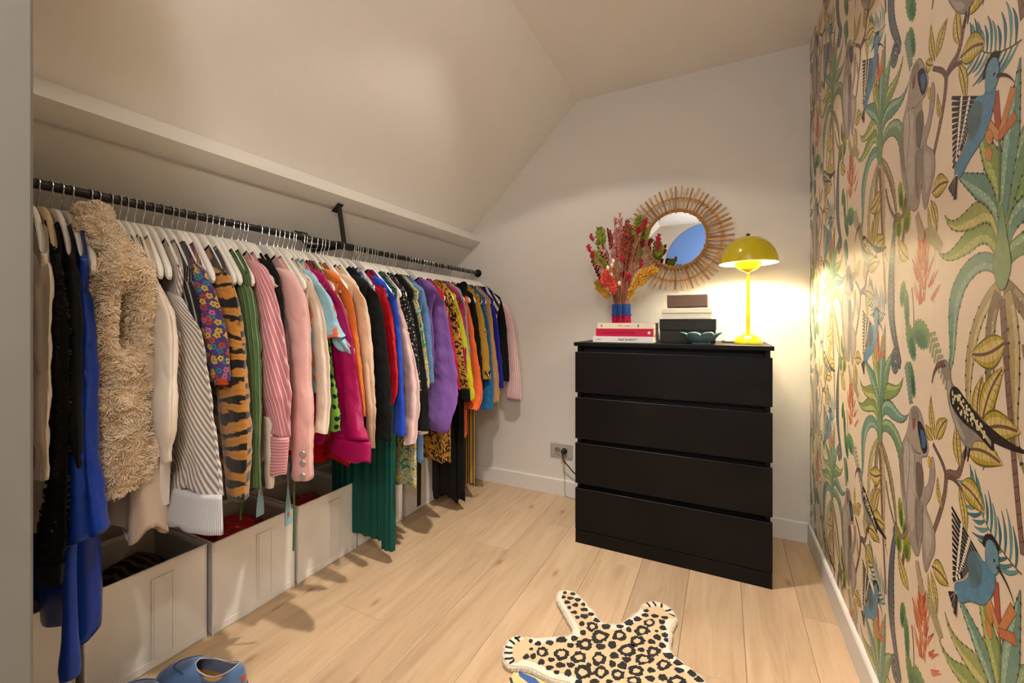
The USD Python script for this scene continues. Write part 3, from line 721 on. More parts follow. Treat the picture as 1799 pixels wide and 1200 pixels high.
G('last_black_jacket', 'black jacket hanging last but one at the far end of the rail', 'jacket', BK,
  [(-1.33, 2.415, 1.262, .030), (-1.312, 2.450, 1.091, .032), (-1.289, 2.452, .863, .028), (-1.274, 2.440, .722, .024)], hem=-.78, dy=.02)
G('rose_shirt', 'pale rose shirt with a striped shoulder hanging last beside the back wall', 'shirt', LP,
  [(-1.30, 2.455, 1.208, .034), (-1.272, 2.488, 1.052, .044), (-1.250, 2.494, .816, .050), (-1.235, 2.478, .605, .054)], hem=-.78, dy=.03, mirror=False)

# long things whose lower parts show under the shirts
def long_one(name, label, cat, y, m, hem, **to):
    return garment(name, label, cat, y, m, hem, None, to=dict(**to))
pd = long_one('pleated_dress', 'long petrol green pleated dress reaching almost to the floor', 'dress', 1.50, PT_, -1.36, wb=.195, b0=.014, b1=.030, pleat=26, folds=.45, n=156, hem_wave=.0)
put_grid('front_panel', torso_rings(-1.395, wt=.035, wb=.036, b0=.010, b1=.016, pleat=8, folds=.5, n=64, hem_wave=0, x0=.170, yoff=-.02)[12:], PT_, pd)
long_one('wide_trousers', 'black wide-legged trousers hanging low beside the ochre striped dress', 'trousers', 2.07, BK, -1.375, wb=.112, wt=.14, x0=.088, b1=.03, folds=.4, hem_wave=.03)
long_one('ochre_striped_dress', 'long ochre dress with black and cream stripes near the back wall', 'dress', 2.245, OS, -1.355, wb=.165, b1=.022)
long_one('navy_striped_shirt', 'navy shirt with bold white stripes whose hem shows under the cobalt jacket', 'shirt', 2.43, NAVY, -.855, wb=.215, b1=.03, x0=.03)
long_one('red_skirt', 'dark red skirt whose hem shows under the magenta shirt', 'skirt', 1.265, RD, -.92, wb=.195, b1=.03, folds=.5, hem_wave=.03, x0=-.02)
long_one('embroidered_blouse', 'white blouse with blue embroidery whose hem shows beside the green pleated dress', 'blouse', 1.365, EM, -.865, wb=.205, b1=.03, hem_wave=.03)
# ---------------------------------------------------------------- sequins on the black jacket's sleeve
def scatter_discs(me, count, r, seed, lift=.001, jitter=.25, n=6):
    pts, fi = trimesh.sample.sample_surface(me, count, seed=seed)
    nr = me.face_normals[fi]
    g = np.random.default_rng(seed)
    nr = nr + g.normal(0, jitter, nr.shape); nr /= np.linalg.norm(nr, axis=1)[:, None]
    a = np.cross(nr, (0, 0, 1.0)); a /= np.maximum(np.linalg.norm(a, axis=1)[:, None], 1e-6)
    b = np.cross(nr, a)
    ang = np.linspace(0, 2 * PI, n, endpoint=False)
    c = pts + nr * lift
    ring = c[:, None] + r * (np.cos(ang)[None, :, None] * a[:, None] + np.sin(ang)[None, :, None] * b[:, None])
    V = np.concatenate([ring, (c + nr * .0004)[:, None]], 1)
    base = (np.arange(count) * (n + 1))[:, None, None]
    F = np.array([[j, (j + 1) % n, n] for j in range(n)])[None] + base
    return trimesh.Trimesh(V.reshape(-1, 3), F.reshape(-1, 3), process=False)
mat('sequin', {'g': ('geometry', {}), 'r': ('rgb_ramp', {'ramp': [(0, (.012, .011, .012)), (.86, (.03, .026, .024)), (.95, (.30, .22, .12))], 'interpolate': False}),
    'p': ('principled_bsdf', {'roughness': .22, 'metallic': .6})}, [('g.random_per_island', 'r.fac'), ('r.color', 'p.base_color')])  # the few gold discs are glints put into the colour
_p = np.array([(-1.36, .387, 1.245, .025), (-1.346, .39, 1.161, .030), (-1.321, .385, 1.008, .034), (-1.295, .377, .86, .032), (-1.274, .367, .744, .033), (-1.27, .36, .638, .042), (-1.27, .357, .60, .040)])
_p[:, 0] -= RX; _p[:, 1] -= .413; _p[:, 2] -= RZ
sm, _ = grid_mesh(sleeve_rings(_p, seed=4, hem_in=False))
if sm.volume < 0: sm.invert()
obj('sequins', scatter_discs(sm, 2600, .0036, 3), MATS['sequin'], seq, smooth=False, kind='stuff')

# ---------------------------------------------------------------- teddy fur vest
FURM = plain('fur_fibre', '#fcead2', 0.8, sheen_weight=.4)
FURB = plain('fur_backing', '#dcc19b', 0.95)
vy = .512
vest = thing('fur_vest', 'curly beige teddy fur vest with a stand-up collar', 'vest', (RX, vy, RZ))
GARMENTS.append((vy, vest, ''))
n, rows = 120, 90
th = np.linspace(0, 2 * PI, n, endpoint=False)
t_ = np.linspace(0, 1, rows)[:, None]
z = -.075 + (-.755 + .075) * t_
w = np.interp(t_, [0, .05, .12, .22, .45, .62, .8, 1], [.060, .118, .200, .262, .246, .238, .256, .252])
b = np.interp(t_, [0, .05, .12, .22, .45, .62, .8, 1], [.034, .044, .058, .072, .078, .074, .086, .078])
c, s = np.cos(th), np.sin(th)
x = w * np.sign(c) * np.abs(c) ** .75
y = b * np.sign(s) * np.abs(s) ** .8
hole = np.exp(-((th[None] - 2 * PI * np.round(th[None] / (2 * PI))) / .24) ** 2) * np.exp(-((t_ - .39) / .13) ** 4)
x = x - .115 * hole
lump = (meshkit.fbm(np.stack([x * 22, y * 22, z * 22 + 0 * x], -1), 3, 5) - .5) * .030
x = x + lump * c; y = y + lump * s
P = np.stack([x, y, z + 0 * x + .012 * (t_ ** 6) * np.sin(4 * th)], -1)
fm, fuv = grid_mesh(P)
if fm.volume < 0: fm.invert()
obj('body', fm, FURB, vest, smooth=True, uv=fuv)
col = tube([(-.05, .03, -.10), (-.02, .02, -.07), (.03, .0, -.060), (.075, -.02, -.085), (.11, -.035, -.14), (.13, -.045, -.20)], [.020, .026, .030, .032, .030, .022], 20, seg=30)
lump = (meshkit.fbm(col.vertices * 30, 3, 8) - .5)[:, None] * .03
col.vertices += col.vertex_normals * lump
obj('collar', col, FURB, vest, smooth=True)
def fur(me, count, length, seed):
    pts, fi = trimesh.sample.sample_surface(me, count, seed=seed)
    nr = me.face_normals[fi]
    g = np.random.default_rng(seed)
    q = pts * 55
    sw = np.stack([meshkit.noise(q, 1), meshkit.noise(q, 2), meshkit.noise(q, 3)], -1) - .5
    d = nr * .75 + sw * 2.6 + np.array([0, 0, -.25]) + g.normal(0, .18, nr.shape)
    d /= np.linalg.norm(d, axis=1)[:, None]
    e = np.cross(d, nr) * .8 - nr * .7
    L = (length * g.uniform(.7, 1.3, count))[:, None]
    return np.stack([pts - nr * .001, pts + d * L * .45, pts + d * L * .8 + e * L * .22, pts + d * L * .85 + e * L * .6], 1)
C = np.concatenate([fur(fm, 52000, .017, 1), fur(col, 6000, .016, 2)])
cv = UsdGeom.BasisCurves.Define(stage, str(vest.GetPath()) + '/fur')
cv.CreateTypeAttr('linear')
cv.CreatePointsAttr(Vt.Vec3fArray.FromNumpy(C.reshape(-1, 3).astype(np.float32)))
cv.CreateCurveVertexCountsAttr(Vt.IntArray.FromNumpy(np.full(len(C), 4, np.int32)))
cv.CreateWidthsAttr(Vt.FloatArray.FromNumpy(np.tile(np.array([.0022, .002, .0016, .0006], np.float32), len(C))))
cv.SetWidthsInterpolation('vertex')
UsdShade.MaterialBindingAPI.Apply(cv.GetPrim()).Bind(FURM)
cv.GetPrim().SetCustomDataByKey('kind', 'stuff')

# ---------------------------------------------------------------- hangers along the rail
HOOKS = [.417, .437, .459, .475, .515, .529, .535, .555, .581, .59, .609, .629, .643, .658, .668, .705, .717, .738, .76, .776, .798, .816, .835, .854, .883, .907, .921, .942, .977, .988, 1.013, 1.022, 1.04, 1.067, 1.097, 1.111, 1.123, 1.134, 1.164, 1.187, 1.198, 1.227, 1.285, 1.424, 1.435, 1.449, 1.461, 1.477, 1.498, 1.52, 1.537, 1.55, 1.561, 1.573, 1.583, 1.709, 1.815, 1.836, 1.862, 1.882, 1.907, 1.94, 1.958, 2.014, 2.06, 2.099, 2.133, 2.159, 2.19, 2.214, 2.239, 2.265, 2.291, 2.317, 2.344, 2.372, 2.4, 2.428, 2.457, 2.486, 2.516]
SHORT = {str(t.GetPath()): t.GetName().replace('_', ' ') for y, t, l in GARMENTS}
used, first = [], None
def place(y, label, body=None, group=None, rz=0.0):
    global first
    if body is not None:
        return make_hanger('hanger', label, y, body, group, rz)
    if first is None:
        first = make_hanger('hanger', label, y, WHITE_PLASTIC, group, rz)
        return first
    return copy_of(first, (RX, y, RZ), rz, label, group)
gs = sorted(GARMENTS, key=lambda g: g[0])
for k, (y, t, lab) in enumerate(gs):
    nm = SHORT[str(t.GetPath())]
    lb = ('pale wooden' if k == 1 else 'white') + ' hanger carrying the ' + nm + (' ' + lab.split(' ')[0] if False else '')
    if nm.rsplit(' ', 1)[-1].isdigit():
        lb = 'white hanger of the garment: ' + lab
    lb = ' '.join(lb.split()[:16])
    place(y, lb, WOOD_HANGER if k == 1 else None)
    used.append(y)
extra = {}
for y in HOOKS:
    if min(abs(y - u) for u in used) < .0115 or y > 2.50: continue
    used.append(y)
    lo = [g for g in gs if g[0] <= y]; hi = [g for g in gs if g[0] > y]
    key = (SHORT[str(lo[-1][1].GetPath())] if lo else 'wall', SHORT[str(hi[0][1].GetPath())] if hi else 'back wall')
    extra.setdefault(key, []).append(y)
for (a, b), ys in extra.items():
    for k, y in enumerate(ys):
        lb = '%sbare white hanger between the %s and the %s' % ('' if len(ys) == 1 else ('first ', 'second ', 'third ', 'fourth ')[k], a, b)
        place(y, lb, None, ('bare hangers between %s and %s' % (a, b)) if len(ys) > 1 else None)
# ---------------------------------------------------------------- fabric storage boxes
BW, BD_, BH = .312, .34, .323
def make_box(label, loc, rz):
    t = thing('storage_box', label, 'storage box', loc, rz, 'white fabric boxes under the clothes')
    w = .006
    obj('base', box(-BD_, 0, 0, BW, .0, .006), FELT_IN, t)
    obj('front_panel', box(-w, 0, 0, BW, 0, BH, .002), FELT, t)
    obj('back_panel', box(-BD_, -BD_ + w, 0, BW, 0, BH, .002), FELT, t)
    for y0 in (0, BW - w):
        obj('side_panel', box(-BD_ + w, -w, y0, y0 + w, 0, BH, .002), FELT, t)
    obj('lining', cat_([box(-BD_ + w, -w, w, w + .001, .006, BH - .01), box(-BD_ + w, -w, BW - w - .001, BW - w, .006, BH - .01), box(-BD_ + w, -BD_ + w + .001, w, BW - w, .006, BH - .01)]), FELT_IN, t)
    r = .0042
    loop = [(0, 0), (0, BW), (-BD_, BW), (-BD_, 0)]
    obj('rim', cat_([tube([(a[0], a[1], BH), (b[0], b[1], BH)], r, 10) for a, b in zip(loop, loop[1:] + loop[:1])]), FELT, t)
    obj('hem_band', box(0, .0022, .004, BW - .004, BH - .034, BH - .003, .0008), FELT, t)
    obj('foot_band', box(0, .0022, .004, BW - .004, .004, .030, .0008), FELT, t)
    obj('handle_strap', box(.0, .0045, BW * .5 - .002, BW * .5 + .062, .030, BH - .036, .0014), FELT, t)
    obj('stitching', cat_([box(.0044, .0050, BW * .5 + .004, BW * .5 + .0052, .034, BH - .04), box(.0044, .0050, BW * .5 + .054, BW * .5 + .0552, .034, BH - .04)]), plain('stitch_grey', (.5, .48, .45), .9) if 'stitch_grey' not in MATS else MATS['stitch_grey'], t)
    for yy in (0.0, BW):
        obj('corner_piping', tube([(0, yy, .0), (0, yy, BH)], .0028, 8), FELT, t)
    return t
B0 = make_box('white fabric box holding a dark striped knit, beside the blue shoes', (-1.620, .523, 0), 0)
BOXES = [('white fabric box at the left edge behind the blue dress tail', (-1.640, .195, 0), 0),
         ('white fabric box holding red clothes, third from the partition', (-1.605, .850, 0), 0),
         ('white fabric box with red clothes under the light blue sash ends', (-1.605, 1.182, 0), 0),
         ('white fabric box half hidden behind the green pleated dress', (-1.607, 1.512, 0), 0),
         ('white fabric box nearest the back wall under the gold floral dress', (-1.612, 1.862, 0), 0)]
for lb, loc, rz in BOXES:
    copy_of(B0, loc, rz, lb, 'white fabric boxes under the clothes')

def crumple(sx, sy, sz, seed, amp=.35):
    m = trimesh.creation.icosphere(4)
    d = m.vertices.copy()
    f = meshkit.fbm(d * 1.7 + seed, 3, seed)
    ridge = 1 - 2 * np.abs(meshkit.noise(d * 2.6 + seed * 1.3, seed + 7) - .5)
    r = 1 + amp * (f - .5) * 1.6 + amp * .6 * (ridge - .6)
    v = d * r[:, None] * (sx, sy, sz)
    v[:, 2] = np.maximum(v[:, 2], -sz * .75)
    m.vertices = v
    return m
KN = noisy('dark_knit', 10, [(0, '#171214'), (.45, '#2e2427'), (.55, '#171214'), (.62, '#4a3b3a')], detail=1)
n_ = MATS
mat('dark_striped_knit', {'t': ('texture_coordinate', {}), 'w': ('wave_texture', {'scale': 11.0, 'distortion': 3.0, 'detail': 1.0, 'bands_direction': 'y'}),
    'r': ('rgb_ramp', {'ramp': [(0, srgb('#120f12')), (.45, srgb('#30262a')), (.8, srgb('#5c4a46'))], 'interpolate': False}), 'p': ('principled_bsdf', {'roughness': .95})},
    [('t.object', 'w.vector'), ('w.fac', 'r.fac'), ('r.color', 'p.base_color')])
REDC = cloth('red_jersey', '#a5101a', .8)
def soft(name, label, cat, m, loc, size, seed, rz=0, group=None):
    t = thing(name, label, cat, loc, rz, group)
    obj('folds', crumple(*size, seed), m, t, smooth=True)
    return t
soft('striped_sweater', 'dark brown and grey striped sweater crumpled in the box by the shoes', 'sweater', MATS['dark_striped_knit'], (-1.79, .69, .215), (.10, .11, .085), 3, 20)
soft('brown_scarf', 'brown cloth lying at the front of the box by the shoes', 'scarf', cloth('brown_cloth', '#5e4430', .85), (-1.715, .615, .21), (.045, .07, .05), 8, 40)
soft('dark_garment', 'black garment bundled under the striped sweater in the box', 'clothes', BK, (-1.79, .68, .08), (.12, .13, .065), 5)
soft('red_garment', 'bright red garment at the front of the third white box', 'clothes', REDC, (-1.715, .985, .215), (.07, .09, .07), 11, 10)
soft('red_garment', 'darker folded red garment at the back of the third white box', 'clothes', REDC, (-1.83, 1.04, .22), (.09, .11, .07), 14, -20)
soft('red_garment', 'dark red bundle at the bottom of the third white box', 'clothes', REDC, (-1.78, 1.00, .085), (.13, .14, .078), 19)
soft('dark_red_cloth', 'dark red clothes filling the box under the sash ends', 'clothes', REDC, (-1.77, 1.335, .185), (.14, .13, .095), 23)
soft('wine_red_cloth', 'dark cloth bundle at the bottom of the box under the sash ends', 'clothes', BK, (-1.78, 1.335, .055), (.13, .13, .05), 27)

# ---------------------------------------------------------------- blue slip-on shoes
SUEDE = plain('blue_nubuck', '#50709f', .9, bump=.0006, scale=250, var=.12, sheen_weight=.35)
SUEDE2 = plain('blue_edge', '#3d5680', .85)
LEATH = plain('tan_insole', '#b07a3e', .6)
SOLE = plain('shoe_sole', '#3b3026', .7)
def make_shoe(label, loc, rz, flip):
    t = thing('slip_on_shoe', label, 'shoe', loc, rz, 'pair of blue shoes')
    # toe towards -x; half width, top height of the upper, along the length
    L = .275
    s_ = np.linspace(0, 1, 40)
    hw = np.interp(s_, [0, .03, .10, .25, .40, .60, .80, .93, .98, 1], [.010, .026, .040, .0485, .047, .038, .035, .032, .022, .008])
    off = np.interp(s_, [0, .3, .6, 1], [-.010, -.003, .003, 0]) * flip
    hz = np.interp(s_, [0, .03, .10, .25, .38, .45, .70, .92, 1], [.022, .034, .046, .058, .068, .070, .062, .072, .066])
    n = 40
    th = np.linspace(0, 2 * PI, n, endpoint=False)
    c, s = np.cos(th), np.sin(th)
    P = np.zeros((40, n, 3))
    P[..., 0] = (s_[:, None] - .5) * L
    P[..., 1] = off[:, None] + hw[:, None] * np.sign(c) * np.abs(c) ** np.where(s < 0, .35, .9)
    P[..., 2] = .012 + hz[:, None] * np.where(s > 0, np.abs(s) ** .85, 0) - .0
    up, _ = grid_mesh(P)
    if up.volume < 0: up.invert()
    up.fix_normals()
    A = m3.Manifold(m3.Mesh(vert_properties=np.asarray(trimesh.Trimesh(P.reshape(-1, 3)).vertices, np.float32), tri_verts=np.zeros((0, 3), np.uint32))) if False else None
    q = P.reshape(-1, 3)
    me, _ = grid_mesh(P, closed=True)
    me = trimesh.Trimesh(me.vertices, me.faces, process=True); me.merge_vertices(digits_vertex=6)
    if me.volume < 0: me.invert()
    def mf(tm):
        return m3.Manifold(m3.Mesh(vert_properties=np.ascontiguousarray(tm.vertices, np.float32), tri_verts=np.ascontiguousarray(tm.faces, np.uint32)))
    def tm(x):
        k = x.to_mesh(); return trimesh.Trimesh(k.vert_properties[:, :3], k.tri_verts, process=False)
    solid = mf(me)
    k = np.array([.97, .90, .93])
    inner = me.copy(); inner.vertices = (inner.vertices - (0, 0, .012)) * k + (0, 0, .016)
    # oval opening
    a = np.linspace(0, 2 * PI, 40, endpoint=False)
    ox = .052 + .066 * np.cos(a) - .012 * (np.cos(a) < 0) * np.abs(np.sin(a))
    oy = .0285 * np.sin(a) * (1 + .12 * np.cos(a))
    oval = sg.Polygon(np.stack([ox, oy], 1))
    cut = extrude(oval, .12, .030)
    try:
        up2 = tm(solid - mf(inner) - mf(cut))
        if len(up2.faces) < 50: up2 = me
    except Exception:
        up2 = me
    obj('upper', up2, SUEDE, t, smooth=40)
    zt = lambda xx: .012 + np.interp(xx / L + .5, s_, hz)
    oh = np.array([zt(xx) * 1.0 for xx in ox]) - .0135 * (np.abs(np.sin(a)) ** 1.6)
    rim = np.stack([ox, oy * 1.02 + np.interp(ox / L + .5, s_, off), oh], 1)
    obj('collar_edge', tube(np.vstack([rim, rim[:2]]), .0022, 8), plain('pale_edge', '#a7a7ad', .8) if 'pale_edge' not in MATS else MATS['pale_edge'], t)
    ap = []
    for q_ in np.linspace(-1, 1, 26):
        yy = .033 * q_
        xx = -.085 + .055 * abs(q_) ** 2.4
        u_ = min(.98, abs(yy) / np.interp(xx / L + .5, s_, hw))
        ap.append((xx, yy + np.interp(xx / L + .5, s_, off), .0125 + np.interp(xx / L + .5, s_, hz) * (1 - u_ ** 2.2) ** .42 + .001))
    obj('apron_seam', tube(ap, .0022, 8), SUEDE2, t)
    ins = sg.Polygon(np.stack([(s_[2:-2] - .5) * L * .95, hw[2:-2] * .86 + off[2:-2]], 1).tolist() + np.stack([(s_[2:-2] - .5) * L * .95, -hw[2:-2] * .86 + off[2:-2]], 1)[::-1].tolist())
    obj('insole', extrude(ins, .003, .0165), LEATH, t)
    so = sg.Polygon(np.stack([(s_ - .5) * L * 1.02, hw * 1.03 + off], 1).tolist() + np.stack([(s_ - .5) * L * 1.02, -hw * 1.03 + off], 1)[::-1].tolist()).buffer(.001)
    obj('sole', extrude(so, .012, 0), SOLE, t)
    obj('heel_tab', flat_bar((L * .5 + .0005, 0, .055), (L * .5 + .001, 0, .038), .012, .002), plain('orange_tab', '#b5522c', .8) if 'orange_tab' not in MATS else MATS['orange_tab'], t, smooth=False)
    return t
make_shoe('blue nubuck slip-on shoe nearer the boards, seen almost whole', (-1.405, .715, 0), 18, 1)
make_shoe('blue nubuck slip-on shoe cut off by the bottom edge', (-1.435, .598, 0), 14, -1)

# ---------------------------------------------------------------- chest of drawers
BLK = plain('black_brown_wood', '#090807', .45, bump=.0003, scale=30, stretch=(2, 2, 40), specular_ior_level=.22)
BLK2 = plain('black_brown_inner', '#0a0908', .6)
DX0, DX1, DY, ZT = -.668, .179, 2.033, 1.004
chest = thing('chest_of_drawers', 'black-brown chest of four wide drawers under the round mirror', 'chest of drawers', (0, 0, 0))
obj('top', box(DX0 - .006, DX1 + .006, DY - .004, 2.535, ZT - .0185, ZT, .001), BLK, chest)
for x0 in (DX0 + .006, DX1 - .006 - .02):
    obj('side_panel', box(x0, x0 + .02, DY + .02, 2.53, 0, ZT - .0185), BLK, chest)
obj('back_panel', box(DX0 + .026, DX1 - .026, 2.515, 2.53, .02, ZT - .0185), BLK2, chest)
obj('frame', box(DX0 + .026, DX1 - .026, DY + .055, DY + .065, .06, ZT - .0185), BLK2, chest)
for z0, z1 in ((.753, .956), (.5226, .727), (.298, .500), (.0677, .2735)):
    d = obj('drawer', box(DX0, DX1, DY, DY + .018, z0, z1, .0012), BLK, chest)
    obj('grip_rail', box(DX0 + .03, DX1 - .03, DY + .018, DY + .05, z0 + .02, z1 - .02), BLK2, d)
obj('plinth', box(DX0 + .001, DX1 - .001, DY + .001, DY + .018, 0, .0645, .001), BLK, chest)

# ---------------------------------------------------------------- things on the chest
def letters(txt, h, x, y, z, m, parent, name='lettering', bold=False, depth=.0006):
    tmx = meshkit.text_mesh(txt, h, depth, bold)
    v = tmx.vertices.copy()
    tmx.vertices = np.stack([v[:, 0] + x, y - v[:, 2], v[:, 1] + z], 1)
    return obj(name, tmx, m, parent, smooth=False)
PAPER = plain('book_pages', '#e6dccb', .9, bump=.0004, scale=900, stretch=(.05, .05, 1))
INK = plain('ink', '#3a3a44', .8)
INK2 = plain('ink_red', '#7c0f2c', .8)
INK3 = plain('ink_green', '#3d8a78', .8)
def book(name, label, x0, x1, y0, y1, z0, h, cover):
    t = thing(name, label, 'book', (x0, y0, z0), 0, 'stack of three books')
    w, d = x1 - x0, y1 - y0
    ct = .0022
    prof = [(0, 0), (d, 0), (d, ct), (ct, ct), (ct, h - ct), (d, h - ct), (d, h), (0, h)]
    g = sg.Polygon(prof)
    m = extrude(g, w)
    v = m.vertices.copy(); m.vertices = np.stack([v[:, 2], v[:, 0], v[:, 1]], 1)
    m.fix_normals()
    obj('cover', m, cover, t, smooth=False)
    obj('pages', box(.003, w - .003, ct, d - .004, ct, h - ct), PAPER, t)
    return t
bk = book('paperback', 'white paperback at the bottom of the book stack', -.602, -.303, 2.12, 2.315, ZT, .029, plain('white_cover', '#dcdad8', .4))
letters('Patti Smith', .0105, .128, -.0003, .009, INK, bk)
letters('BLOOMSBURY'[:0] + 'memoir', .005, .018, -.0003, .012, INK, bk)
letters('collected', .004, .20, -.0003, .0165, INK, bk); letters('lyrics', .004, .20, -.0003, .009, INK, bk)
bk = book('paperback', 'crimson red book in the middle of the book stack', -.587, -.305, 2.125, 2.31, ZT + .0292, .039, plain('red_cover', '#b80f3c', .4))
letters('COLLECTED WRITINGS', .010, .035, -.0003, .0145, INK2, bk)
e = extrude(sg.Point(0, 0).buffer(.007), .0006)
v = e.vertices.copy(); e.vertices = np.stack([v[:, 0] + .262, -v[:, 2], v[:, 1] + .019], 1)
obj('emblem', e, PAPER, bk, smooth=False)
bk = book('paperback', 'cream book on top of the stack under the vase', -.580, -.305, 2.128, 2.312, ZT + .0684, .028, plain('cream_cover', '#d8ccb4', .5))
letters('stories', .0045, .105, -.0003, .0125, INK2, bk); letters('a selection', .004, .135, -.0003, .0125, INK, bk)
for xx in (.018, .200):
    obj('leaf_mark', box(xx, xx + .007, -.0006, .0, .008, .020), INK3, bk)

# vase of fused glass tubes, blue above and magenta below
mat('blue_glass', {'p': ('principled_bsdf', {'base_color': srgb('#3f86e6'), 'roughness': .05, 'transmission_weight': .9, 'ior': 1.45})}, [])
mat('magenta_glass', {'p': ('principled_bsdf', {'base_color': srgb('#e0206e'), 'roughness': .05, 'transmission_weight': .85, 'ior': 1.45})}, [])
VX, VY, VZ = -.476, 2.205, ZT + .0965
vase = thing('vase', 'ribbed glass vase, blue above and magenta below, on the book stack', 'vase', (VX, VY, VZ))
def fluted(r, rr, z0, z1, wall=.003, k=7):
    outer = unary_union([sg.Point(r * math.cos(2 * PI * i / k), r * math.sin(2 * PI * i / k)).buffer(rr, 10) for i in range(k)] + [sg.Point(0, 0).buffer(r)])
    return outer, outer.buffer(-wall)
o_, i_ = fluted(.0345, .0150, 0, 1, k=8)
obj('lower_body', cat_([extrude(o_.difference(i_), .036, .003), extrude(o_, .003, 0)]), MATS['magenta_glass'], vase, smooth=40)
obj('upper_body', extrude(o_.difference(i_), .052, .045), MATS['blue_glass'], vase, smooth=40)
ring = o_.buffer(.004)
obj('ring', extrude(ring.difference(i_), .006, .039), MATS['blue_glass'], vase, smooth=40)

# dried bouquet: each kind a part with its own look
bq = thing('dried_bouquet', 'bouquet of dried red, green, coral and yellow flowers in the glass vase', 'flowers', (VX, VY, VZ))
g_ = np.random.default_rng(21)
STEM = plain('dry_stem', '#a5794f', .9); STEMP = plain('pink_stem', '#b06a5c', .9)
GREENF = plain('green_plume', '#8fa03a', .9, var=.25, scale=60); REDF = plain('red_bract', '#b8213c', .8, var=.2, scale=80)
PINKF = plain('pink_head', '#d08a80', .9); CORAL = plain('coral_plume', '#e0604e', .9, var=.15, scale=90); YEL = plain('yellow_plume', '#d9a83c', .9, var=.15, scale=90)
RUST = plain('rust_grass', '#a8543e', .9, var=.2, scale=70); CREAMF = plain('cream_pod', '#dcc0a4', .85); BURG = plain('burgundy_head', '#7a1526', .85)
def head_at(dx, dz, dy=0.0):  # top of a stem
    return np.array((dx, dy, dz))
def stem_to(p, r=.0012):
    a = np.array((p[0] * .12 + g_.uniform(-.02, .02), p[1] * .12 + g_.uniform(-.02, .02), .012))
    m = np.array((p[0] * .30, p[1] * .30, .12 + .1 * p[2]))
    return tube([a, m, p], r, 5, seg=9)
def ell(p, rx, rz, d, sub=1, seed=0, spike=.25):
    e = trimesh.creation.icosphere(sub)
    v = e.vertices * (1 + spike * (np.random.default_rng(seed).random(len(e.vertices)) - .5))[:, None]
    v = v * (rx, rx, rz)
    d = np.array(d, float); d /= np.linalg.norm(d)
    R = trimesh.geometry.align_vectors((0, 0, 1), d)
    e.vertices = v @ R[:3, :3].T + p
    return e
def plume(p, L, r, d, count, seed, fr=.004):
    """a fluffy head: many slim spindles about an axis"""
    q = np.random.default_rng(seed)
    d = np.array(d, float); d /= np.linalg.norm(d)
    out = []
    for k in range(count):
        t = q.uniform(-.5, .5)
        rad = r * math.sqrt(max(0, 1 - (2 * t) ** 2)) * q.uniform(.3, 1)
        a = q.uniform(0, 2 * PI)
        u = np.cross(d, (0, 1, .1)); u /= np.linalg.norm(u); w = np.cross(d, u)
        side = (u * math.cos(a) + w * math.sin(a))
        out.append(ell(p + d * t * L + side * rad, fr * q.uniform(.6, 1.2), fr * q.uniform(2, 4), d * .7 + side * .9, 0, k))
    return cat_(out)
def flower(name, p, head, m, sm=None, label=None):
    h = obj(name, head, m, bq, smooth=False, label=label)
    obj('stem', stem_to(p), sm or STEM, h)
def W(u, v):     # bouquet layout: offsets in metres from the vase foot
    return ((u - 1091) * .00305, (568 - v) * .00294)
for (u, v, L, r) in ((1053, 410, .075, .020), (1061, 416, .05, .014), (1120, 402, .08, .020), (1119, 425, .09, .022), (1112, 447, .06, .026), (1127, 415, .06, .015), (1150, 442, .04, .016), (1060, 462, .05, .012), (1050, 450, .05, .010)):
    dx, dz = W(u, v); p = np.array((dx, g_.uniform(-.05, .05), dz))
    flower('green_flower', p, plume(p, L * 1.35, r * 1.3, (dx * .6, p[1], .5), 190, int(u * v) % 997, .0038), GREENF)
for (u, v) in ((1043, 415), (1042, 436), (1133, 399), (1123, 412), (1128, 433), (1154, 428), (1151, 438), (1096, 457), (1132, 409), (1140, 432), (1126, 466), (1048, 447), (1056, 406), (1108, 491), (1095, 483)):
    dx, dz = W(u, v); p = np.array((dx, g_.uniform(-.09, .0), dz))
    flower('red_flower', p, cat_([ell(p, .006, .014, (dx, p[1], .45), 1, int(u), .3), plume(p, .036, .0095, (dx, p[1], .45 + g_.uniform(-.2, .3)), 46, int(u), .0030)]), REDF if u % 3 else BURG, STEMP)
for (u, v) in ((1036, 445), (1045, 474), (1038, 455), (1050, 430), (1058, 440), (1067, 398), (1070, 405)):
    dx, dz = W(u, v); p = np.array((dx, g_.uniform(-.03, .05), dz))
    du = p / np.linalg.norm(p)
    parts = [ell(p - du * .011 * k + np.array((.005 * (1 if k % 2 else -1), .003, 0)), .0052, .010, (dx + (.3 if k % 2 else -.3), 0, .6), 1, k) for k in range(9)]
    flower('burgundy_spray', p, cat_(parts), BURG, STEMP)
for (u, v) in ((1081, 392), (1090, 388), (1074, 420), (1083, 430), (1086, 410), (1078, 446)):
    dx, dz = W(u, v); p = np.array((dx, g_.uniform(-.04, .04), dz))
    flower('pink_grass', p, plume(p - np.array((dx * .08, 0, .05)), .17, .011, (dx * .5, 0, 1), 90, u, .0030), PINKF, STEMP)
for (u, v) in ((1097, 408), (1103, 402), (1106, 412), (1094, 420), (1109, 430), (1101, 440), (1098, 428)):
    dx, dz = W(u, v); p = np.array((dx, g_.uniform(-.04, .04), dz))
    flower('rust_grass', p, plume(p - np.array((dx * .1, 0, .03)), .15, .019, (dx * .6, 0, 1), 110, u + 5, .0032), RUST, STEMP)
for (u, v) in ((1081, 469), (1085, 463), (1076, 474), (1092, 500), (1079, 485)):
    dx, dz = W(u, v); p = np.array((dx, -.075 + g_.uniform(-.02, .02), dz))
    flower('cream_pod', p, ell(p, .0085, .013, (dx, 0, .5), 2, u, .1), CREAMF)
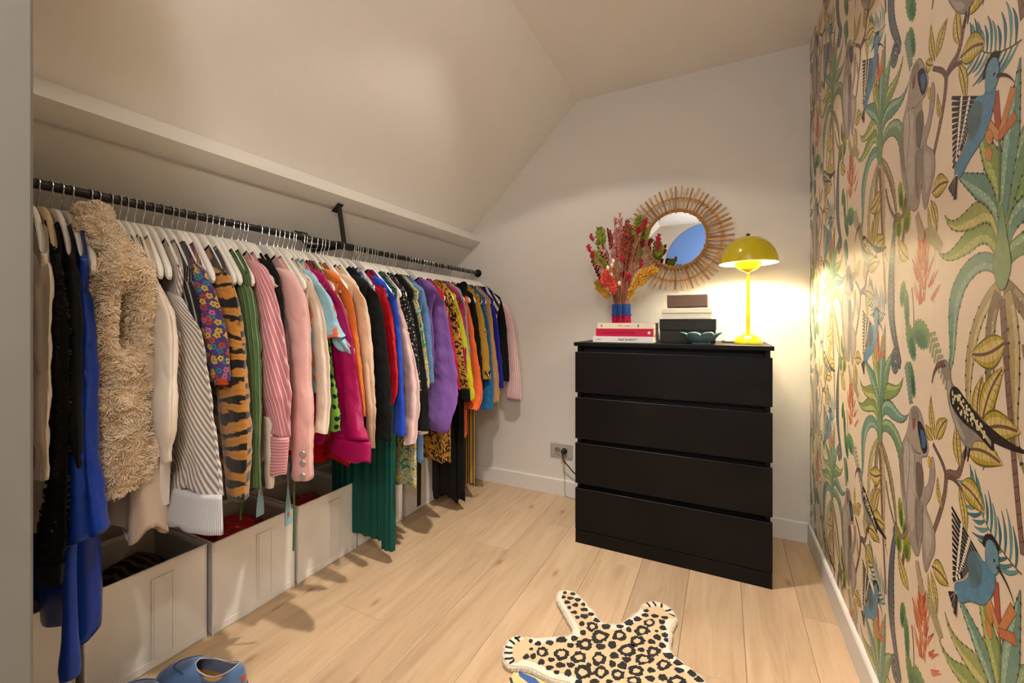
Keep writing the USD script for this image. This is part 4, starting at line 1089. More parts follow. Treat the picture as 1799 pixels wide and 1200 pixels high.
for (u, v, L, r) in ((1070, 487, .07, .026), (1078, 500, .08, .022), (1067, 496, .05, .022), (1082, 508, .06, .016)):
    dx, dz = W(u, v); p = np.array((dx, -.05, dz))
    flower('coral_plume', p, plume(p, L, r, (dx * .7, -.05, .5), 240, u, .0032), CORAL)
for (u, v, L, r, dd) in ((1112, 510, .11, .018, .5), (1122, 490, .09, .020, .9), (1137, 482, .07, .022, 1.6), (1128, 498, .05, .012, 1.2), (1147, 481, .03, .014, 2.0), (1052, 505, .06, .024, -1.2), (1061, 515, .06, .018, -1.0), (1047, 495, .04, .016, -1.4)):
    dx, dz = W(u, v); p = np.array((dx, -.03 if dd > 0 else .05, dz))
    flower('yellow_plume', p, plume(p, L, r, (dd * .4, 0, .6), 200, u, .0031), YEL)
for k in range(80):
    a, rr = g_.uniform(0, 2 * PI), g_.uniform(.02, .15)
    p = np.array((rr * math.cos(a), rr * .45 * math.sin(a), g_.uniform(.22, .46)))
    if k % 3 == 0:
        flower('bud', p, cat_([ell(p - p / np.linalg.norm(p) * .014 * i + g_.normal(0, .004, 3), .0042, .0075, p, 1, i, .2) for i in range(4)]), (BURG, PINKF, GREENF, RUST)[k % 4], STEMP)
    else:
        obj('stem', stem_to(p, .0011), STEM if k % 2 else STEMP, bq)

# boxes stacked beside the books
def lidded(name, label, x0, x1, y0, y1, z0, z1, zl, m, m2):
    t = thing(name, label, 'box', ((x0 + x1) / 2, (y0 + y1) / 2, z0), 0, None)
    w, d = (x1 - x0) / 2, (y1 - y0) / 2
    obj('body', box(-w + .0025, w - .0025, -d + .0025, d - .0025, 0, zl - z0, .001), m2, t)
    obj('lid', box(-w, w, -d, d, zl - z0, z1 - z0, .0012), m, t)
    return t
KB = plain('black_card', '#111110', .8, bump=.0002, scale=500)
lidded('lidded_box', 'large black lidded box at the bottom of the box stack', -.288, -.035, 2.215, 2.43, ZT, 1.1195, 1.066, KB, KB)
WB = plain('cream_card', '#d9d2c4', .75)
lidded('lidded_box', 'cream lidded box between the black and the brown boxes', -.280, -.050, 2.222, 2.42, 1.1197, 1.174, 1.149, WB, WB)
BB = plain('brown_card', '#5c453d', .7)
lidded('lidded_box', 'small brown lidded box on top of the box stack', -.255, -.072, 2.235, 2.40, 1.1742, 1.239, 1.181, BB, plain('brown_card_dark', '#3a2b26', .7))

# scalloped bowl
BOWL = plain('slate_glaze', '#6f8f97', .25, var=.08, scale=15, coat_weight=.4)
bw = thing('scalloped_bowl', 'slate blue ceramic bowl shaped like a flower in front of the boxes', 'bowl', (-.096, 2.125, ZT))
n, rows = 128, 22
th = np.linspace(0, 2 * PI, n, endpoint=False)
prof = np.array([(0, .004), (.030, .004), (.042, .006), (.060, .018), (.078, .036), (.093, .046), (.0955, .0475), (.094, .0495), (.090, .0490), (.074, .040), (.056, .024), (.040, .012), (.0, .010)])
pr = resample(np.c_[prof, prof[:, :1] * 0][:, :3], 40)
P = np.zeros((40, n, 3))
sc = np.abs(np.sin(th * 4)) ** .55
for i in range(40):
    r, zz = pr[i, 0], pr[i, 1]
    f = (r / .095) ** 1.5
    rr = r * (1 - .27 * f * (1 - sc))
    P[i, :, 0], P[i, :, 1] = rr * np.cos(th), rr * np.sin(th)
    P[i, :, 2] = zz + .014 * f * (sc - .6)
put_grid('bowl', P, BOWL, bw, cap_start=True, cap_end=True)
obj('foot_ring', extrude(sg.Point(0, 0).buffer(.040).difference(sg.Point(0, 0).buffer(.034)), .006), BOWL, bw)

# table lamp
YELL = plain('yellow_enamel', '#cfba06', .16, coat_weight=.6)
INNER = plain('white_enamel', '#efece2', .5)
LX, LY = .100, 2.24
lamp = thing('table_lamp', 'yellow dome-shaded table lamp, switched on, at the right end of the chest', 'table lamp', (LX, LY, ZT))
obj('base', lathe([(0, 0), (.060, 0), (.0605, .003), (.058, .012), (.051, .025), (.038, .037), (.020, .044), (.0105, .046), (0, .046)], 64), YELL, lamp, smooth=50)
obj('stem', lathe([(0, .044), (.0085, .044), (.0062, .325), (0, .325)], 24), YELL, lamp)
obj('stem_collar', lathe([(0, .318), (.0095, .318), (.0095, .330), (0.007, .335), (0, .335)], 24), plain('brass', '#b08a3a', .3, metallic=1.0), lamp)
def dome_shell(R, Hh, z0, up, th_=.0016, a0=.06):
    a = np.linspace(a0, PI / 2, 26)
    o = [(R * math.sin(t), z0 + up * Hh * math.cos(t)) for t in a]
    i = [((R - th_) * math.sin(t), z0 + up * (Hh - th_) * math.cos(t)) for t in a]
    return o, i
o, i = dome_shell(.122, .128, .372, 1)
sh = lathe([(0, o[0][1])] + o + [(i[-1][0], i[-1][1])], 72)
obj('shade', sh, YELL, lamp, smooth=50)
obj('shade_lining', lathe([(0, i[0][1])] + i, 72), INNER, lamp, smooth=50)
o, i = dome_shell(.059, .054, .386, -1)
obj('lower_bowl', lathe([(0, o[0][1])] + o, 56), YELL, lamp, smooth=50)
obj('bowl_lining', lathe([(0, i[0][1])] + i, 56), INNER, lamp, smooth=50)
obj('strut', cat_([tube([(.055 * math.cos(a), .055 * math.sin(a), .385), (.062 * math.cos(a), .062 * math.sin(a), .475)], .0015, 8) for a in (0.6, 2.7, 4.8)]), YELL, lamp)
obj('finial', lathe([(0, .499), (.006, .499), (.006, .503), (.0085, .504), (.0085, .508), (.004, .512), (0, .512)], 20), plain('finial_dark', '#5a4a22', .3, metallic=1.0), lamp)
mat('bulb_glow', {'e': ('emission', {'color': (1, .86, .6), 'strength': 40.0})}, [], surface='e.emission')
obj('lamp_cable', tube([(-.055, .01, .004), (-.075, .02, .0035), (-.10, .045, .0028), (-.11, .14, .0028), (-.10, .285, .0028)], .0026, 8, seg=24), BLACK_METAL, lamp)

# round rattan mirror
MX, MY, MZ = -.240, 2.531, 1.572
RAT = plain('rattan', '#d6a565', .6, var=.2, scale=30)
RATD = plain('rattan_dark', '#ab7a42', .65, var=.2, scale=40)
mir = thing('round_mirror', 'round mirror in a sunburst frame of rattan rods', 'mirror', (MX, MY, MZ))
def ring_tube(R, r, y, n=96, k=8):
    a = np.linspace(0, 2 * PI, n + 1)
    return tube(np.stack([R * np.cos(a), 0 * a + y, R * np.sin(a)], 1), r, k, caps=False)
gl = trimesh.creation.cylinder(.152, .003, sections=96)
gl.apply_transform(trimesh.transformations.rotation_matrix(PI / 2, (1, 0, 0)))
obj('mirror_glass', gl, plain('mirror_silver', (.74, .745, .75), .01, metallic=1.0), mir)
bk_ = trimesh.creation.cylinder(.17, .006, sections=64); bk_.apply_transform(trimesh.transformations.rotation_matrix(PI / 2, (1, 0, 0))); bk_.apply_translation((0, .009, 0))
obj('back_board', bk_, RATD, mir)
obj('inner_ring', cat_([ring_tube(.157, .0045, -.006), ring_tube(.166, .0045, -.006)]), RATD, mir)
obj('outer_ring', ring_tube(.232, .0055, .004), RAT, mir)
NR = 60
for k in range(NR):
    a = 2 * PI * k / NR + g_.uniform(-.012, .012)
    r0, r1 = .150 + g_.uniform(-.004, .003), .288 + g_.uniform(-.006, .006)
    c, s = math.cos(a), math.sin(a)
    dy = -.006 if k % 2 else -.004
    obj('rattan_rod', tube([(r0 * c, dy, r0 * s), (r1 * c, dy, r1 * s)], [.0038, .0047], 8), RAT if k % 3 else RATD, mir)
wr = []
for k in range(0, NR):
    a = 2 * PI * k / NR
    wr.append(ell(np.array((.161 * math.cos(a), -.010, .161 * math.sin(a))), .0038, .009, (-math.sin(a), 0, math.cos(a)), 0, k))
    wr.append(ell(np.array((.232 * math.cos(a), -.006, .232 * math.sin(a))), .0035, .008, (-math.sin(a), 0, math.cos(a)), 0, k))
obj('binding', cat_(wr), RATD, mir, kind='stuff')

# power socket with plug, black lead and pale cable
SOCK = plain('socket_plastic', '#b3aca0', .45)
so = thing('power_socket', 'double wall socket left of the chest', 'socket', (-.930, YB, .285))
obj('plate', box(-.075, .075, -.009, 0, -.044, .044, .003), SOCK, so)
hole = sg.box(-.048, -.026, .048, .026)
pl_ = lambda g, d, y: (lambda e: (setattr(e, 'vertices', np.stack([e.vertices[:, 0], y - e.vertices[:, 2], e.vertices[:, 1]], 1)), e)[1])(extrude(g, d))
for cx in (-.0235, .0235):
    wl = sg.Point(cx, 0).buffer(.0195)
    obj('socket_insert', pl_(sg.box(cx - .0225, -.0245, cx + .0225, .0245).difference(wl), .004, -.009), SOCK, so, smooth=False)
    obj('socket_well', pl_(wl, .0008, -.009), plain('socket_well', '#8d877d', .6) if 'socket_well' not in MATS else MATS['socket_well'], so, smooth=False)
    obj('pin_hole', cat_([pl_(sg.Point(cx + dx, 0).buffer(.003), .0005, -.0098) for dx in (-.0095, .0095)] + [pl_(sg.Point(cx, .011).buffer(.0025), .0005, -.0098)]), BK, so, smooth=False)
pg = thing('power_plug', 'black power plug in the right socket with its lead running behind the chest', 'plug', (-.9065, YB - .011, .285))
obj('plug_body', tube([(0, 0, 0), (0, -.022, 0), (.0, -.030, -.004)], [.018, .0175, .011], 24), BLACK_METAL, pg)
obj('lead', tube([(0, -.028, -.004), (-.001, -.034, -.02), (.003, -.032, -.045), (.03, -.024, -.08), (.085, -.016, -.128), (.20, -.012, -.135), (.30, -.010, -.10)], .0034, 10, seg=40), BLACK_METAL, pg)
cb = thing('thin_cable', 'thin pale cable hanging from the socket to the floor', 'cable', (-.905, YB - .019, 0))
obj('cable', tube([(0, .006, .262), (0, .004, .20), (.001, 0, .12), (.003, -.002, .05), (.012, -.006, .008), (.06, -.012, .0025), (.16, -.014, .0025)], .0021, 8, seg=40), plain('pale_cable', '#9b9186', .6), cb)
# ---------------------------------------------------------------- leopard-pattern rug
RUGW = plain('rug_cream', '#ece2d0', .95, bump=.0015, scale=420, sheen_weight=.3)
RUGT = plain('rug_tan', '#e0c298', .95, bump=.0015, scale=420, sheen_weight=.3)
RUGK = plain('rug_black', '#1b191a', .95, bump=.0015, scale=420, sheen_weight=.2)
RUGB = plain('rug_backing', '#c9b899', .95)
OUT = [(-.593, 1.586), (-.59, 1.606), (-.573, 1.62), (-.549, 1.627), (-.517, 1.611), (-.476, 1.577), (-.43, 1.537), (-.399, 1.508), (-.362, 1.51), (-.331, 1.531), (-.305, 1.584), (-.283, 1.638), (-.279, 1.668), (-.26, 1.696), (-.229, 1.711), (-.196, 1.706), (-.168, 1.676), (-.158, 1.636), (-.166, 1.59), (-.164, 1.537), (-.158, 1.477), (-.136, 1.453), (-.101, 1.431), (-.067, 1.411), (-.045, 1.392),
       (.0, 1.345), (.03, 1.27), (.10, 1.235), (.19, 1.245), (.245, 1.19), (.235, 1.12), (.16, 1.07), (.13, 1.0), (.16, .93), (.18, .83), (.12, .75), (.02, .76), (-.05, .85), (-.11, .92), (-.20, .89), (-.30, .83), (-.37, .85), (-.385, .92), (-.31, .99), (-.28, 1.07), (-.33, 1.16),
       (-.411, 1.208), (-.457, 1.199), (-.498, 1.199), (-.551, 1.202), (-.592, 1.187), (-.619, 1.187), (-.636, 1.207), (-.652, 1.241), (-.656, 1.276), (-.646, 1.304), (-.625, 1.311), (-.6, 1.32), (-.564, 1.335), (-.52, 1.364), (-.482, 1.387), (-.471, 1.416), (-.485, 1.443), (-.512, 1.473), (-.545, 1.51), (-.575, 1.544)]
def smooth_poly(pts, n=240):
    from scipy.interpolate import splprep, splev
    p = np.array(pts + pts[:1], float)
    tck, _ = splprep(p.T, s=0, per=1)
    return sg.Polygon(np.stack(splev(np.linspace(0, 1, n, endpoint=False), tck), 1)).buffer(0)
rugp = smooth_poly(OUT, 300)
ro = np.array((-.3, 1.3))
L_ = lambda g: affinity.translate(g, -ro[0], -ro[1])
rug = thing('leopard_rug', 'leopard-shaped tufted wool rug with black rosettes lying in front of the chest', 'rug', (ro[0], ro[1], 0))
def pile(g, z0, h, seed, amp=.0012, step=.006):
    """tufted slab of outline g with an uneven, rounded top"""
    a = extrude(g.buffer(-.003), h, z0); b = extrude(g, h - .004, z0)
    return cat_([a, b])
obj('backing', extrude(L_(rugp.buffer(.002)), .004, 0), RUGB, rug, smooth=False)
obj('pile', pile(L_(rugp), .004, .015, 1), RUGW, rug, smooth=False)
tail_zone = sg.Polygon([(-.70, 1.70), (-.42, 1.75), (-.36, 1.49), (-.47, 1.42)])
tan = unary_union([rugp.buffer(-.036).buffer(.008), rugp.buffer(-.018).intersection(tail_zone)])
PADS = [sg.Polygon([(-.623, 1.268), (-.603, 1.312), (-.583, 1.288), (-.585, 1.233), (-.592, 1.205), (-.612, 1.236)]).buffer(.004), sg.Polygon([(-.279, 1.655), (-.241, 1.660), (-.19, 1.656), (-.168, 1.646), (-.197, 1.635), (-.237, 1.640), (-.275, 1.647)]).buffer(.005)]
obj('tan_field', cat_([extrude(L_(g), .0021, .0185) for g in getattr(tan, 'geoms', [tan])]), RUGT, rug, smooth=False)
for g in PADS: obj('paw_patch', extrude(L_(g.intersection(rugp)), .0023, .0185), RUGT, rug, smooth=False)
RG = [(-.533, 1.279, .018, .009, .008, -.019), (-.473, 1.3, .022, .012, .008, -.023), (-.419, 1.311, .022, .011, .007, -.022), (-.419, 1.373, .024, .012, .007, -.024), (-.419, 1.466, .018, .009, .007, -.024), (-.382, 1.43, .027, .014, .007, -.028), (-.359, 1.335, .021, .01, .007, -.026), (-.389, 1.262, .025, .012, .008, -.027), (-.34, 1.287, .02, .01, .006, -.024), (-.323, 1.466, .021, .011, .005, -.024), (-.264, 1.467, .023, .012, .004, -.024), (-.285, 1.413, .026, .013, .006, -.026), (-.257, 1.526, .024, .012, .004, -.026), (-.239, 1.577, .018, .01, .003, -.021), (-.207, 1.443, .02, .011, .003, -.023), (-.23, 1.397, .025, .012, .004, -.022), (-.243, 1.341, .021, .01, .004, -.02), (-.17, 1.402, .02, .01, .002, -.023), (-.29, 1.299, .018, .009, .004, -.021), (-.243, 1.299, .019, .01, .003, -.018), (-.127, 1.358, .025, .013, .002, -.019)]
SO = [(-.586, 1.305, .006, .009), (-.559, 1.306, .01, .01), (-.526, 1.327, .012, .011), (-.494, 1.357, .016, .014), (-.457, 1.383, .011, .012), (-.459, 1.347, .011, .011), (-.439, 1.423, .009, .013), (-.571, 1.237, .009, .011), (-.552, 1.249, .009, .012), (-.519, 1.24, .01, .012), (-.57, 1.274, .006, .006), (-.494, 1.262, .01, .009), (-.488, 1.231, .012, .008), (-.461, 1.255, .014, .011), (-.433, 1.27, .012, .01), (-.43, 1.239, .01, .012), (-.462, 1.225, .008, .007), (-.381, 1.295, .008, .009), (-.367, 1.387, .015, .013), (-.335, 1.413, .013, .018), (-.318, 1.37, .014, .014), (-.316, 1.334, .01, .014), (-.286, 1.341, .014, .015), (-.278, 1.372, .014, .012), (-.375, 1.488, .014, .014), (-.331, 1.512, .012, .009), (-.307, 1.547, .015, .015), (-.282, 1.578, .013, .012), (-.3, 1.509, .009, .013), (-.26, 1.611, .012, .01), (-.228, 1.622, .012, .01), (-.26, 1.638, .009, .008), (-.194, 1.63, .011, .008), (-.201, 1.602, .01, .013), (-.193, 1.572, .011, .011), (-.211, 1.546, .006, .006), (-.183, 1.54, .01, .01), (-.205, 1.516, .012, .013), (-.219, 1.486, .012, .011), (-.185, 1.486, .011, .011), (-.244, 1.434, .011, .009), (-.176, 1.518, .007, .008), (-.161, 1.449, .016, .013), (-.129, 1.434, .015, .01), (-.124, 1.403, .014, .01), (-.088, 1.411, .012, .015), (-.203, 1.364, .011, .011), (-.2, 1.331, .013, .012), (-.166, 1.351, .013, .012), (-.066, 1.396, .014, .01), (-.392, 1.222, .01, .006), (-.348, 1.244, .014, .009), (-.309, 1.264, .01, .007),
      (-.569, 1.601, .007, .009), (-.539, 1.608, .01, .009), (-.564, 1.573, .007, .009), (-.538, 1.578, .012, .009), (-.51, 1.583, .011, .011), (-.542, 1.55, .011, .010), (-.508, 1.549, .011, .011), (-.483, 1.567, .008, .009), (-.524, 1.525, .007, .009), (-.47, 1.54, .013, .010), (-.499, 1.508, .011, .009), (-.441, 1.526, .011, .009), (-.459, 1.504, .014, .013), (-.48, 1.487, .008, .009), (-.413, 1.506, .012, .011), (-.456, 1.463, .009, .013)]
q_ = np.random.default_rng(33)
def blob(cx, cy, ax, ay, bx, by, n=24, j=.26):
    a = np.linspace(0, 2 * PI, n, endpoint=False)
    r = 1 + j * (q_.random(n) - .5) * 1.4 + .08 * np.sin(3 * a + q_.uniform(0, 6))
    return sg.Polygon(np.stack([cx + r * (ax * np.cos(a) + bx * np.sin(a)), cy + r * (ay * np.cos(a) + by * np.sin(a))], 1)).buffer(0)
done = []
for r in RG:
    o = blob(*r); i = blob(r[0] + q_.uniform(-.002, .002), r[1] + q_.uniform(-.002, .002), *[v * q_.uniform(.42, .56) for v in r[2:]])
    g = o.difference(i).intersection(rugp.buffer(-.004)); done.append(o)
    obj('rosette', cat_([extrude(L_(k), .0026, .0190) for k in getattr(g, 'geoms', [g])]), RUGK, rug, smooth=False)
def spot(x, y, a, b):
    g = blob(x, y, a * .97, a * .42, b * .25, -b * .95).intersection(rugp.buffer(-.004))
    done.append(g)
    for k in getattr(g, 'geoms', [g]):
        if k.area > 2e-6: obj('spot', extrude(L_(k), .0026, .0190), RUGK, rug, smooth=False)
for s in SO: spot(*s)
allg = unary_union(done)
for k in range(900):     # the part nearer the viewer
    x, y = q_.uniform(-.4, .25), q_.uniform(.74, 1.36)
    a = q_.uniform(.009, .021)
    pt = sg.Point(x, y).buffer(a * 1.25)
    if not rugp.buffer(-.006).contains(pt) or allg.intersects(pt): continue
    allg = allg.union(pt)
    if a > .016:
        o = blob(x, y, a, .3 * a, .1 * a, -a); i = blob(x, y, a * .5, .15 * a, .05 * a, -a * .5)
        obj('rosette', cat_([extrude(L_(k2), .0026, .0190) for k2 in getattr(o.difference(i), 'geoms', [o.difference(i)])]), RUGK, rug, smooth=False)
    else:
        obj('spot', extrude(L_(blob(x, y, a, .3 * a, .1 * a, -a)), .0026, .0190), RUGK, rug, smooth=False)
PS = [(-.629, 1.309, -.638, 1.295), (-.640, 1.297, -.621, 1.288), (-.651, 1.278, -.631, 1.27), (-.653, 1.246, -.631, 1.251), (-.643, 1.222, -.618, 1.234), (-.628, 1.202, -.61, 1.214), (-.607, 1.193, -.602, 1.215), (-.268, 1.689, -.251, 1.666), (-.246, 1.703, -.232, 1.68), (-.214, 1.705, -.217, 1.675), (-.180, 1.688, -.198, 1.669), (-.165, 1.657, -.184, 1.659)]
for a in PS:
    g = sg.LineString([a[:2], ((a[0] + a[2]) / 2 + .003, (a[1] + a[3]) / 2), a[2:]]).buffer(.0036).intersection(rugp.buffer(-.001))
    for k in getattr(g, 'geoms', [g]):
        obj('paw_stripe', extrude(L_(k), .003, .0172), RUGK, rug, smooth=False)
# wool fibres along the edge and over the pile
g = np.random.default_rng(4)
ring = np.array(L_(rugp).exterior.coords)
seg = np.linspace(0, len(ring) - 1.001, 5200); ii = seg.astype(int); fr = (seg - ii)[:, None]
pe = ring[ii] * (1 - fr) + ring[ii + 1] * fr
tn = ring[ii + 1] - ring[ii]; tn /= np.linalg.norm(tn, axis=1)[:, None]
nn = np.stack([tn[:, 1], -tn[:, 0]], 1) * np.where(np.asarray(rugp.exterior.is_ccw), 1, -1)
z0 = g.uniform(.005, .018, len(pe))
A = np.c_[pe - nn * .002, z0]; B = np.c_[pe + nn * .003 + g.normal(0, .001, pe.shape), z0 + .001]; C3 = np.c_[pe + nn * .0042 + g.normal(0, .002, pe.shape), z0 - .001]
fb = UsdGeom.BasisCurves.Define(stage, str(rug.GetPath()) + '/fringe')
fb.CreateTypeAttr('linear')
fb.CreatePointsAttr(Vt.Vec3fArray.FromNumpy(np.stack([A, B, C3], 1).reshape(-1, 3).astype(np.float32)))
fb.CreateCurveVertexCountsAttr(Vt.IntArray.FromNumpy(np.full(len(pe), 3, np.int32)))
fb.CreateWidthsAttr(Vt.FloatArray.FromNumpy(np.tile(np.array([.0022, .0018, .0008], np.float32), len(pe))))
fb.SetWidthsInterpolation('vertex')
UsdShade.MaterialBindingAPI.Apply(fb.GetPrim()).Bind(RUGW)
fb.GetPrim().SetCustomDataByKey('kind', 'stuff')

# a folded blue and yellow printed cloth peeping out beside the rug's hind paw
pc = thing('printed_booklet', 'blue and pale yellow printed booklet on the boards beside the hind paw of the rug', 'booklet', (-.535, 1.13, 0), 4)
obj('pages', box(-.050, .075, -.075, .066, .0, .004, .001), PAPER, pc)
obj('cover', box(-.051, .075, -.075, .067, .004, .0048), plain('booklet_yellow', '#dcc98c', .5), pc)
obj('blue_band', extrude(sg.Polygon([(-.038, .066), (.02, .060), (.075, .03), (.075, .005), (.01, .035), (-.03, .05)]), .0005, .0048), plain('booklet_blue', '#3d62a8', .5), pc, smooth=False)
obj('black_line', extrude(sg.LineString([(-.05, .03), (-.02, -.01), (-.03, -.05)]).buffer(.004), .0005, .0048), INK, pc, smooth=False)

# ---------------------------------------------------------------- jungle wallpaper, printed motifs as flat colour on the paper
SHAPES = []
def sp(pts, n=60, closed=True):
    from scipy.interpolate import splprep, splev
    p = np.array(list(pts) + ([pts[0]] if closed else []), float)
    tck, _ = splprep(p.T, s=0, per=closed, k=min(3, len(p) - 1))
    return np.stack(splev(np.linspace(0, 1, n, endpoint=not closed), tck), 1)
def add(g, c, line=None, lw=.0009):
    g = g.buffer(0)
    if line: SHAPES.append((g.buffer(lw), srgb(line)))
    SHAPES.append((g, srgb(c)))
def strip(pts, w0, w1=None, c='#444444', line=None, n=24, mid=None, lw=.0009):
    p = sp(pts, n, False) if len(pts) > 2 else np.array([np.array(pts[0]) * (1 - t) + np.array(pts[1]) * t for t in np.linspace(0, 1, 8)])
    t = np.linspace(0, 1, len(p))
    w1 = w0 if w1 is None else w1
    w = np.interp(t, [0, .5, 1], [w0, mid, w1]) if mid is not None else w0 + (w1 - w0) * t
    d = np.gradient(p, axis=0); d /= np.maximum(np.linalg.norm(d, axis=1)[:, None], 1e-9)
    nn = np.stack([-d[:, 1], d[:, 0]], 1) * (w / 2)[:, None]
    g = sg.Polygon(np.vstack([p + nn, (p - nn)[::-1]])).buffer(0)
    add(g, c, line, lw)
    return p, nn
def pleaf(b, t, w, edge, fill, inner, vein, bend=0.0, veins=7):
    b, t = np.array(b, float), np.array(t, float)
    d = t - b; L = np.linalg.norm(d); d /= L; n = np.array([-d[1], d[0]])
    s = np.linspace(0, 1, 22)
    prof = np.sin(PI * s ** .85) ** .9 * (1 - .25 * s)
    ax = b + s[:, None] * d * L + (np.sin(PI * s) * bend * L)[:, None] * n
    def lens(k): return sg.Polygon(np.vstack([ax + n * (prof * w * k / 2)[:, None], (ax - n * (prof * w * k / 2)[:, None])[::-1]])).buffer(0)
    add(lens(1), edge); add(lens(.86), fill); add(lens(.55), inner)
    add(sg.LineString(ax[:-2]).buffer(w * .035 + .0006), vein)
    for k in range(1, veins):
        i = int(2 + k * 18 / veins)
        for sd in (-1, 1):
            e = ax[i] + d * L * .05 + n * sd * prof[i] * w * .42
            SHAPES.append((sg.LineString([ax[i], e]).buffer(.0005, 2), srgb(edge)))
YE, YF_, YI, YV = '#6f6a2c', '#bfa63c', '#d6c07c', '#7d5548'
def yleaf(b, t, w, bend=0): pleaf(b, t, w, YE, YF_, YI, YV, bend)
def serrated(c, rx, rz, rot, col, dark):
    a = np.linspace(0, 2 * PI, 72, endpoint=False)
    r = 1 + .07 * np.where(np.arange(72) % 4 < 2, 1, -1)
    p = np.stack([rx * r * np.cos(a), rz * r * np.sin(a)], 1)
    R = np.array([[math.cos(rot), -math.sin(rot)], [math.sin(rot), math.cos(rot)]])
    add(sg.Polygon(p @ R.T + c), col, dark)
    add(sg.Polygon((p * (.8, .55) + (0, -rz * .35)) @ R.T + c).intersection(sg.Polygon(p @ R.T + c)), dark)
    for k in range(-3, 4):
        q = np.array([(k * .05 * rx, -rz * .8), (k * .28 * rx, rz * .7)]) @ R.T + c
        SHAPES.append((sg.LineString(q).buffer(.0006, 2), srgb('#2f5a34')))
def branch(pts, w0, w1):
    p, nn = strip(pts, w0, w1, '#86695d', '#4c3934', 40)
    for i in range(1, 39, 2):
        SHAPES.append((sg.LineString([p[i] + nn[i] * .9, p[i] - nn[i] * .9 + (p[min(i + 1, 39)] - p[i]) * .5]).buffer(.0008, 2), srgb('#54403a')))
def aloe(c, S):
    tones = [('#74946c', '#93ad84'), ('#859c56', '#acb566'), ('#6c9382', '#8fb09c'), ('#9aa05c', '#c3bb74'), ('#b39c6c', '#cdb98a'), ('#8c7a5c', '#a8957a')]
    L = [([(-.01, -.03), (-.06, -.07), (-.10, -.17), (-.085, -.30)], 4), ([(.01, -.03), (.06, -.07), (.11, -.15), (.13, -.24)], 5), ([(-.01, -.04), (-.035, -.12), (-.03, -.22), (-.055, -.33)], 5), ([(.01, -.04), (.03, -.12), (.03, -.22), (.06, -.31)], 4),
         ([(0, -.01), (-.075, .015), (-.15, -.045), (-.165, -.16), (-.20, -.20)], 2), ([(0, 0), (.08, .03), (.15, -.01), (.17, -.10), (.20, -.13)], 0), ([(0, .01), (-.07, .065), (-.15, .045), (-.215, .055)], 1), ([(0, .02), (.07, .08), (.14, .07), (.205, .09)], 2),
         ([(0, .03), (-.06, .10), (-.13, .095), (-.19, .125)], 3), ([(0, .04), (.055, .12), (.11, .13), (.17, .17)], 1), ([(0, .06), (-.05, .135), (-.10, .165), (-.15, .20)], 2), ([(0, .07), (.04, .15), (.075, .20), (.12, .23)], 0), ([(0, .08), (-.02, .16), (-.055, .22), (-.07, .27)], 1), ([(0, .08), (.02, .18), (.035, .25), (.045, .30)], 2)]
    c = np.array(c)
    for pts, k in L:
        p, nn = strip([c + np.array(a) * S for a in pts], .024 * S, .001, tones[k][0], '#39402f', 26, mid=(.026 if k > 3 else .044) * S)
        add(sg.Polygon(np.vstack([p[2:-2] + nn[2:-2] * .15, (p[2:-2] + nn[2:-2] * .8)[::-1]])), tones[k][1])
        for i in range(5, 24, 2):
            for sd in (1, -1):
                q = p[i] + nn[i] * sd
                SHAPES.append((sg.Point(*q).buffer(.0022 * S + .0004, 2), srgb('#39402f')))
        for i in range(4, 20, 1):
            SHAPES.append((sg.Point(*(p[i] + nn[i] * (.5 if i % 2 else .25))).buffer(.0022 * S, 2), srgb('#c4cf9c')))
    add(sg.Polygon(sp([c + np.array(p_) * S for p_ in ((-.020, -.01), (-.012, .05), (.0, .10), (.012, .05), (.020, -.01), (.0, -.035))], 40)), '#7d9a6c', '#39402f')
    branch([c + np.array((.0, -.05)) * S, c + np.array((.02, -.22)) * S, c + np.array((.05, -.42)) * S], .014 * S, .010 * S)
def palm(b, t, L, col, n=13):
    b, t = np.array(b), np.array(t)
    d = (t - b); u = d / np.linalg.norm(d); nrm2 = np.array([-u[1], u[0]])
    mid = (b + t) / 2 + nrm2 * .02
    ax = sp([b, mid, t], n * 2, False)
    for i in range(1, n * 2):
        for sd in (1, -1):
            k = L * (1 - .45 * (i / (2 * n))) * (.9 + .2 * math.sin(i * 2.3 + sd))
            e = ax[i] + (u * .62 + nrm2 * sd * .78) * k
            m_ = ax[i] + (u * .28 + nrm2 * sd * .6) * k * .62
            if i % 2 == (sd > 0): strip([ax[i], m_, e], .003, .0008, ('#4f7f86', '#6a9a98', '#43707c')[i % 3], '#35545c', 10, mid=.0075, lw=.0005)
    strip(ax[::6], .003, .0015, '#6a5a3a', None, 24)
def plume_p(c, S, up=True):
    q = np.random.default_rng(5)
    c = np.array(c)
    for k in range(80):
        t = q.random(); sx = q.normal(0, .020) * (1.3 - t)
        p = c + np.array((sx, -.075 * S + .15 * S * t))
        e = p + np.array((sx * .9, .030 * S))
        strip([p, e], .010, .002, ('#c9683e', '#d98a56', '#b9503a', '#cf7d62')[k % 4], '#8a4434' if k % 3 == 0 else None, lw=.0005)
def fern(b, t, L, col='#9aa07a', dark='#5f6848'):
    b, t = np.array(b), np.array(t)
    u = (t - b) / np.linalg.norm(t - b); n2 = np.array([-u[1], u[0]])
    strip([b, (b + t) / 2 + n2 * .008, t], .0022, .001, dark)
    for i in range(9):
        p = b + (t - b) * (i + .5) / 9
        for sd in (1, -1):
            e = p + (u * .6 + n2 * sd) * L * (1 - .06 * i)
            add(sg.LineString([p, e]).buffer(.0035, 4), col, dark, .0006)
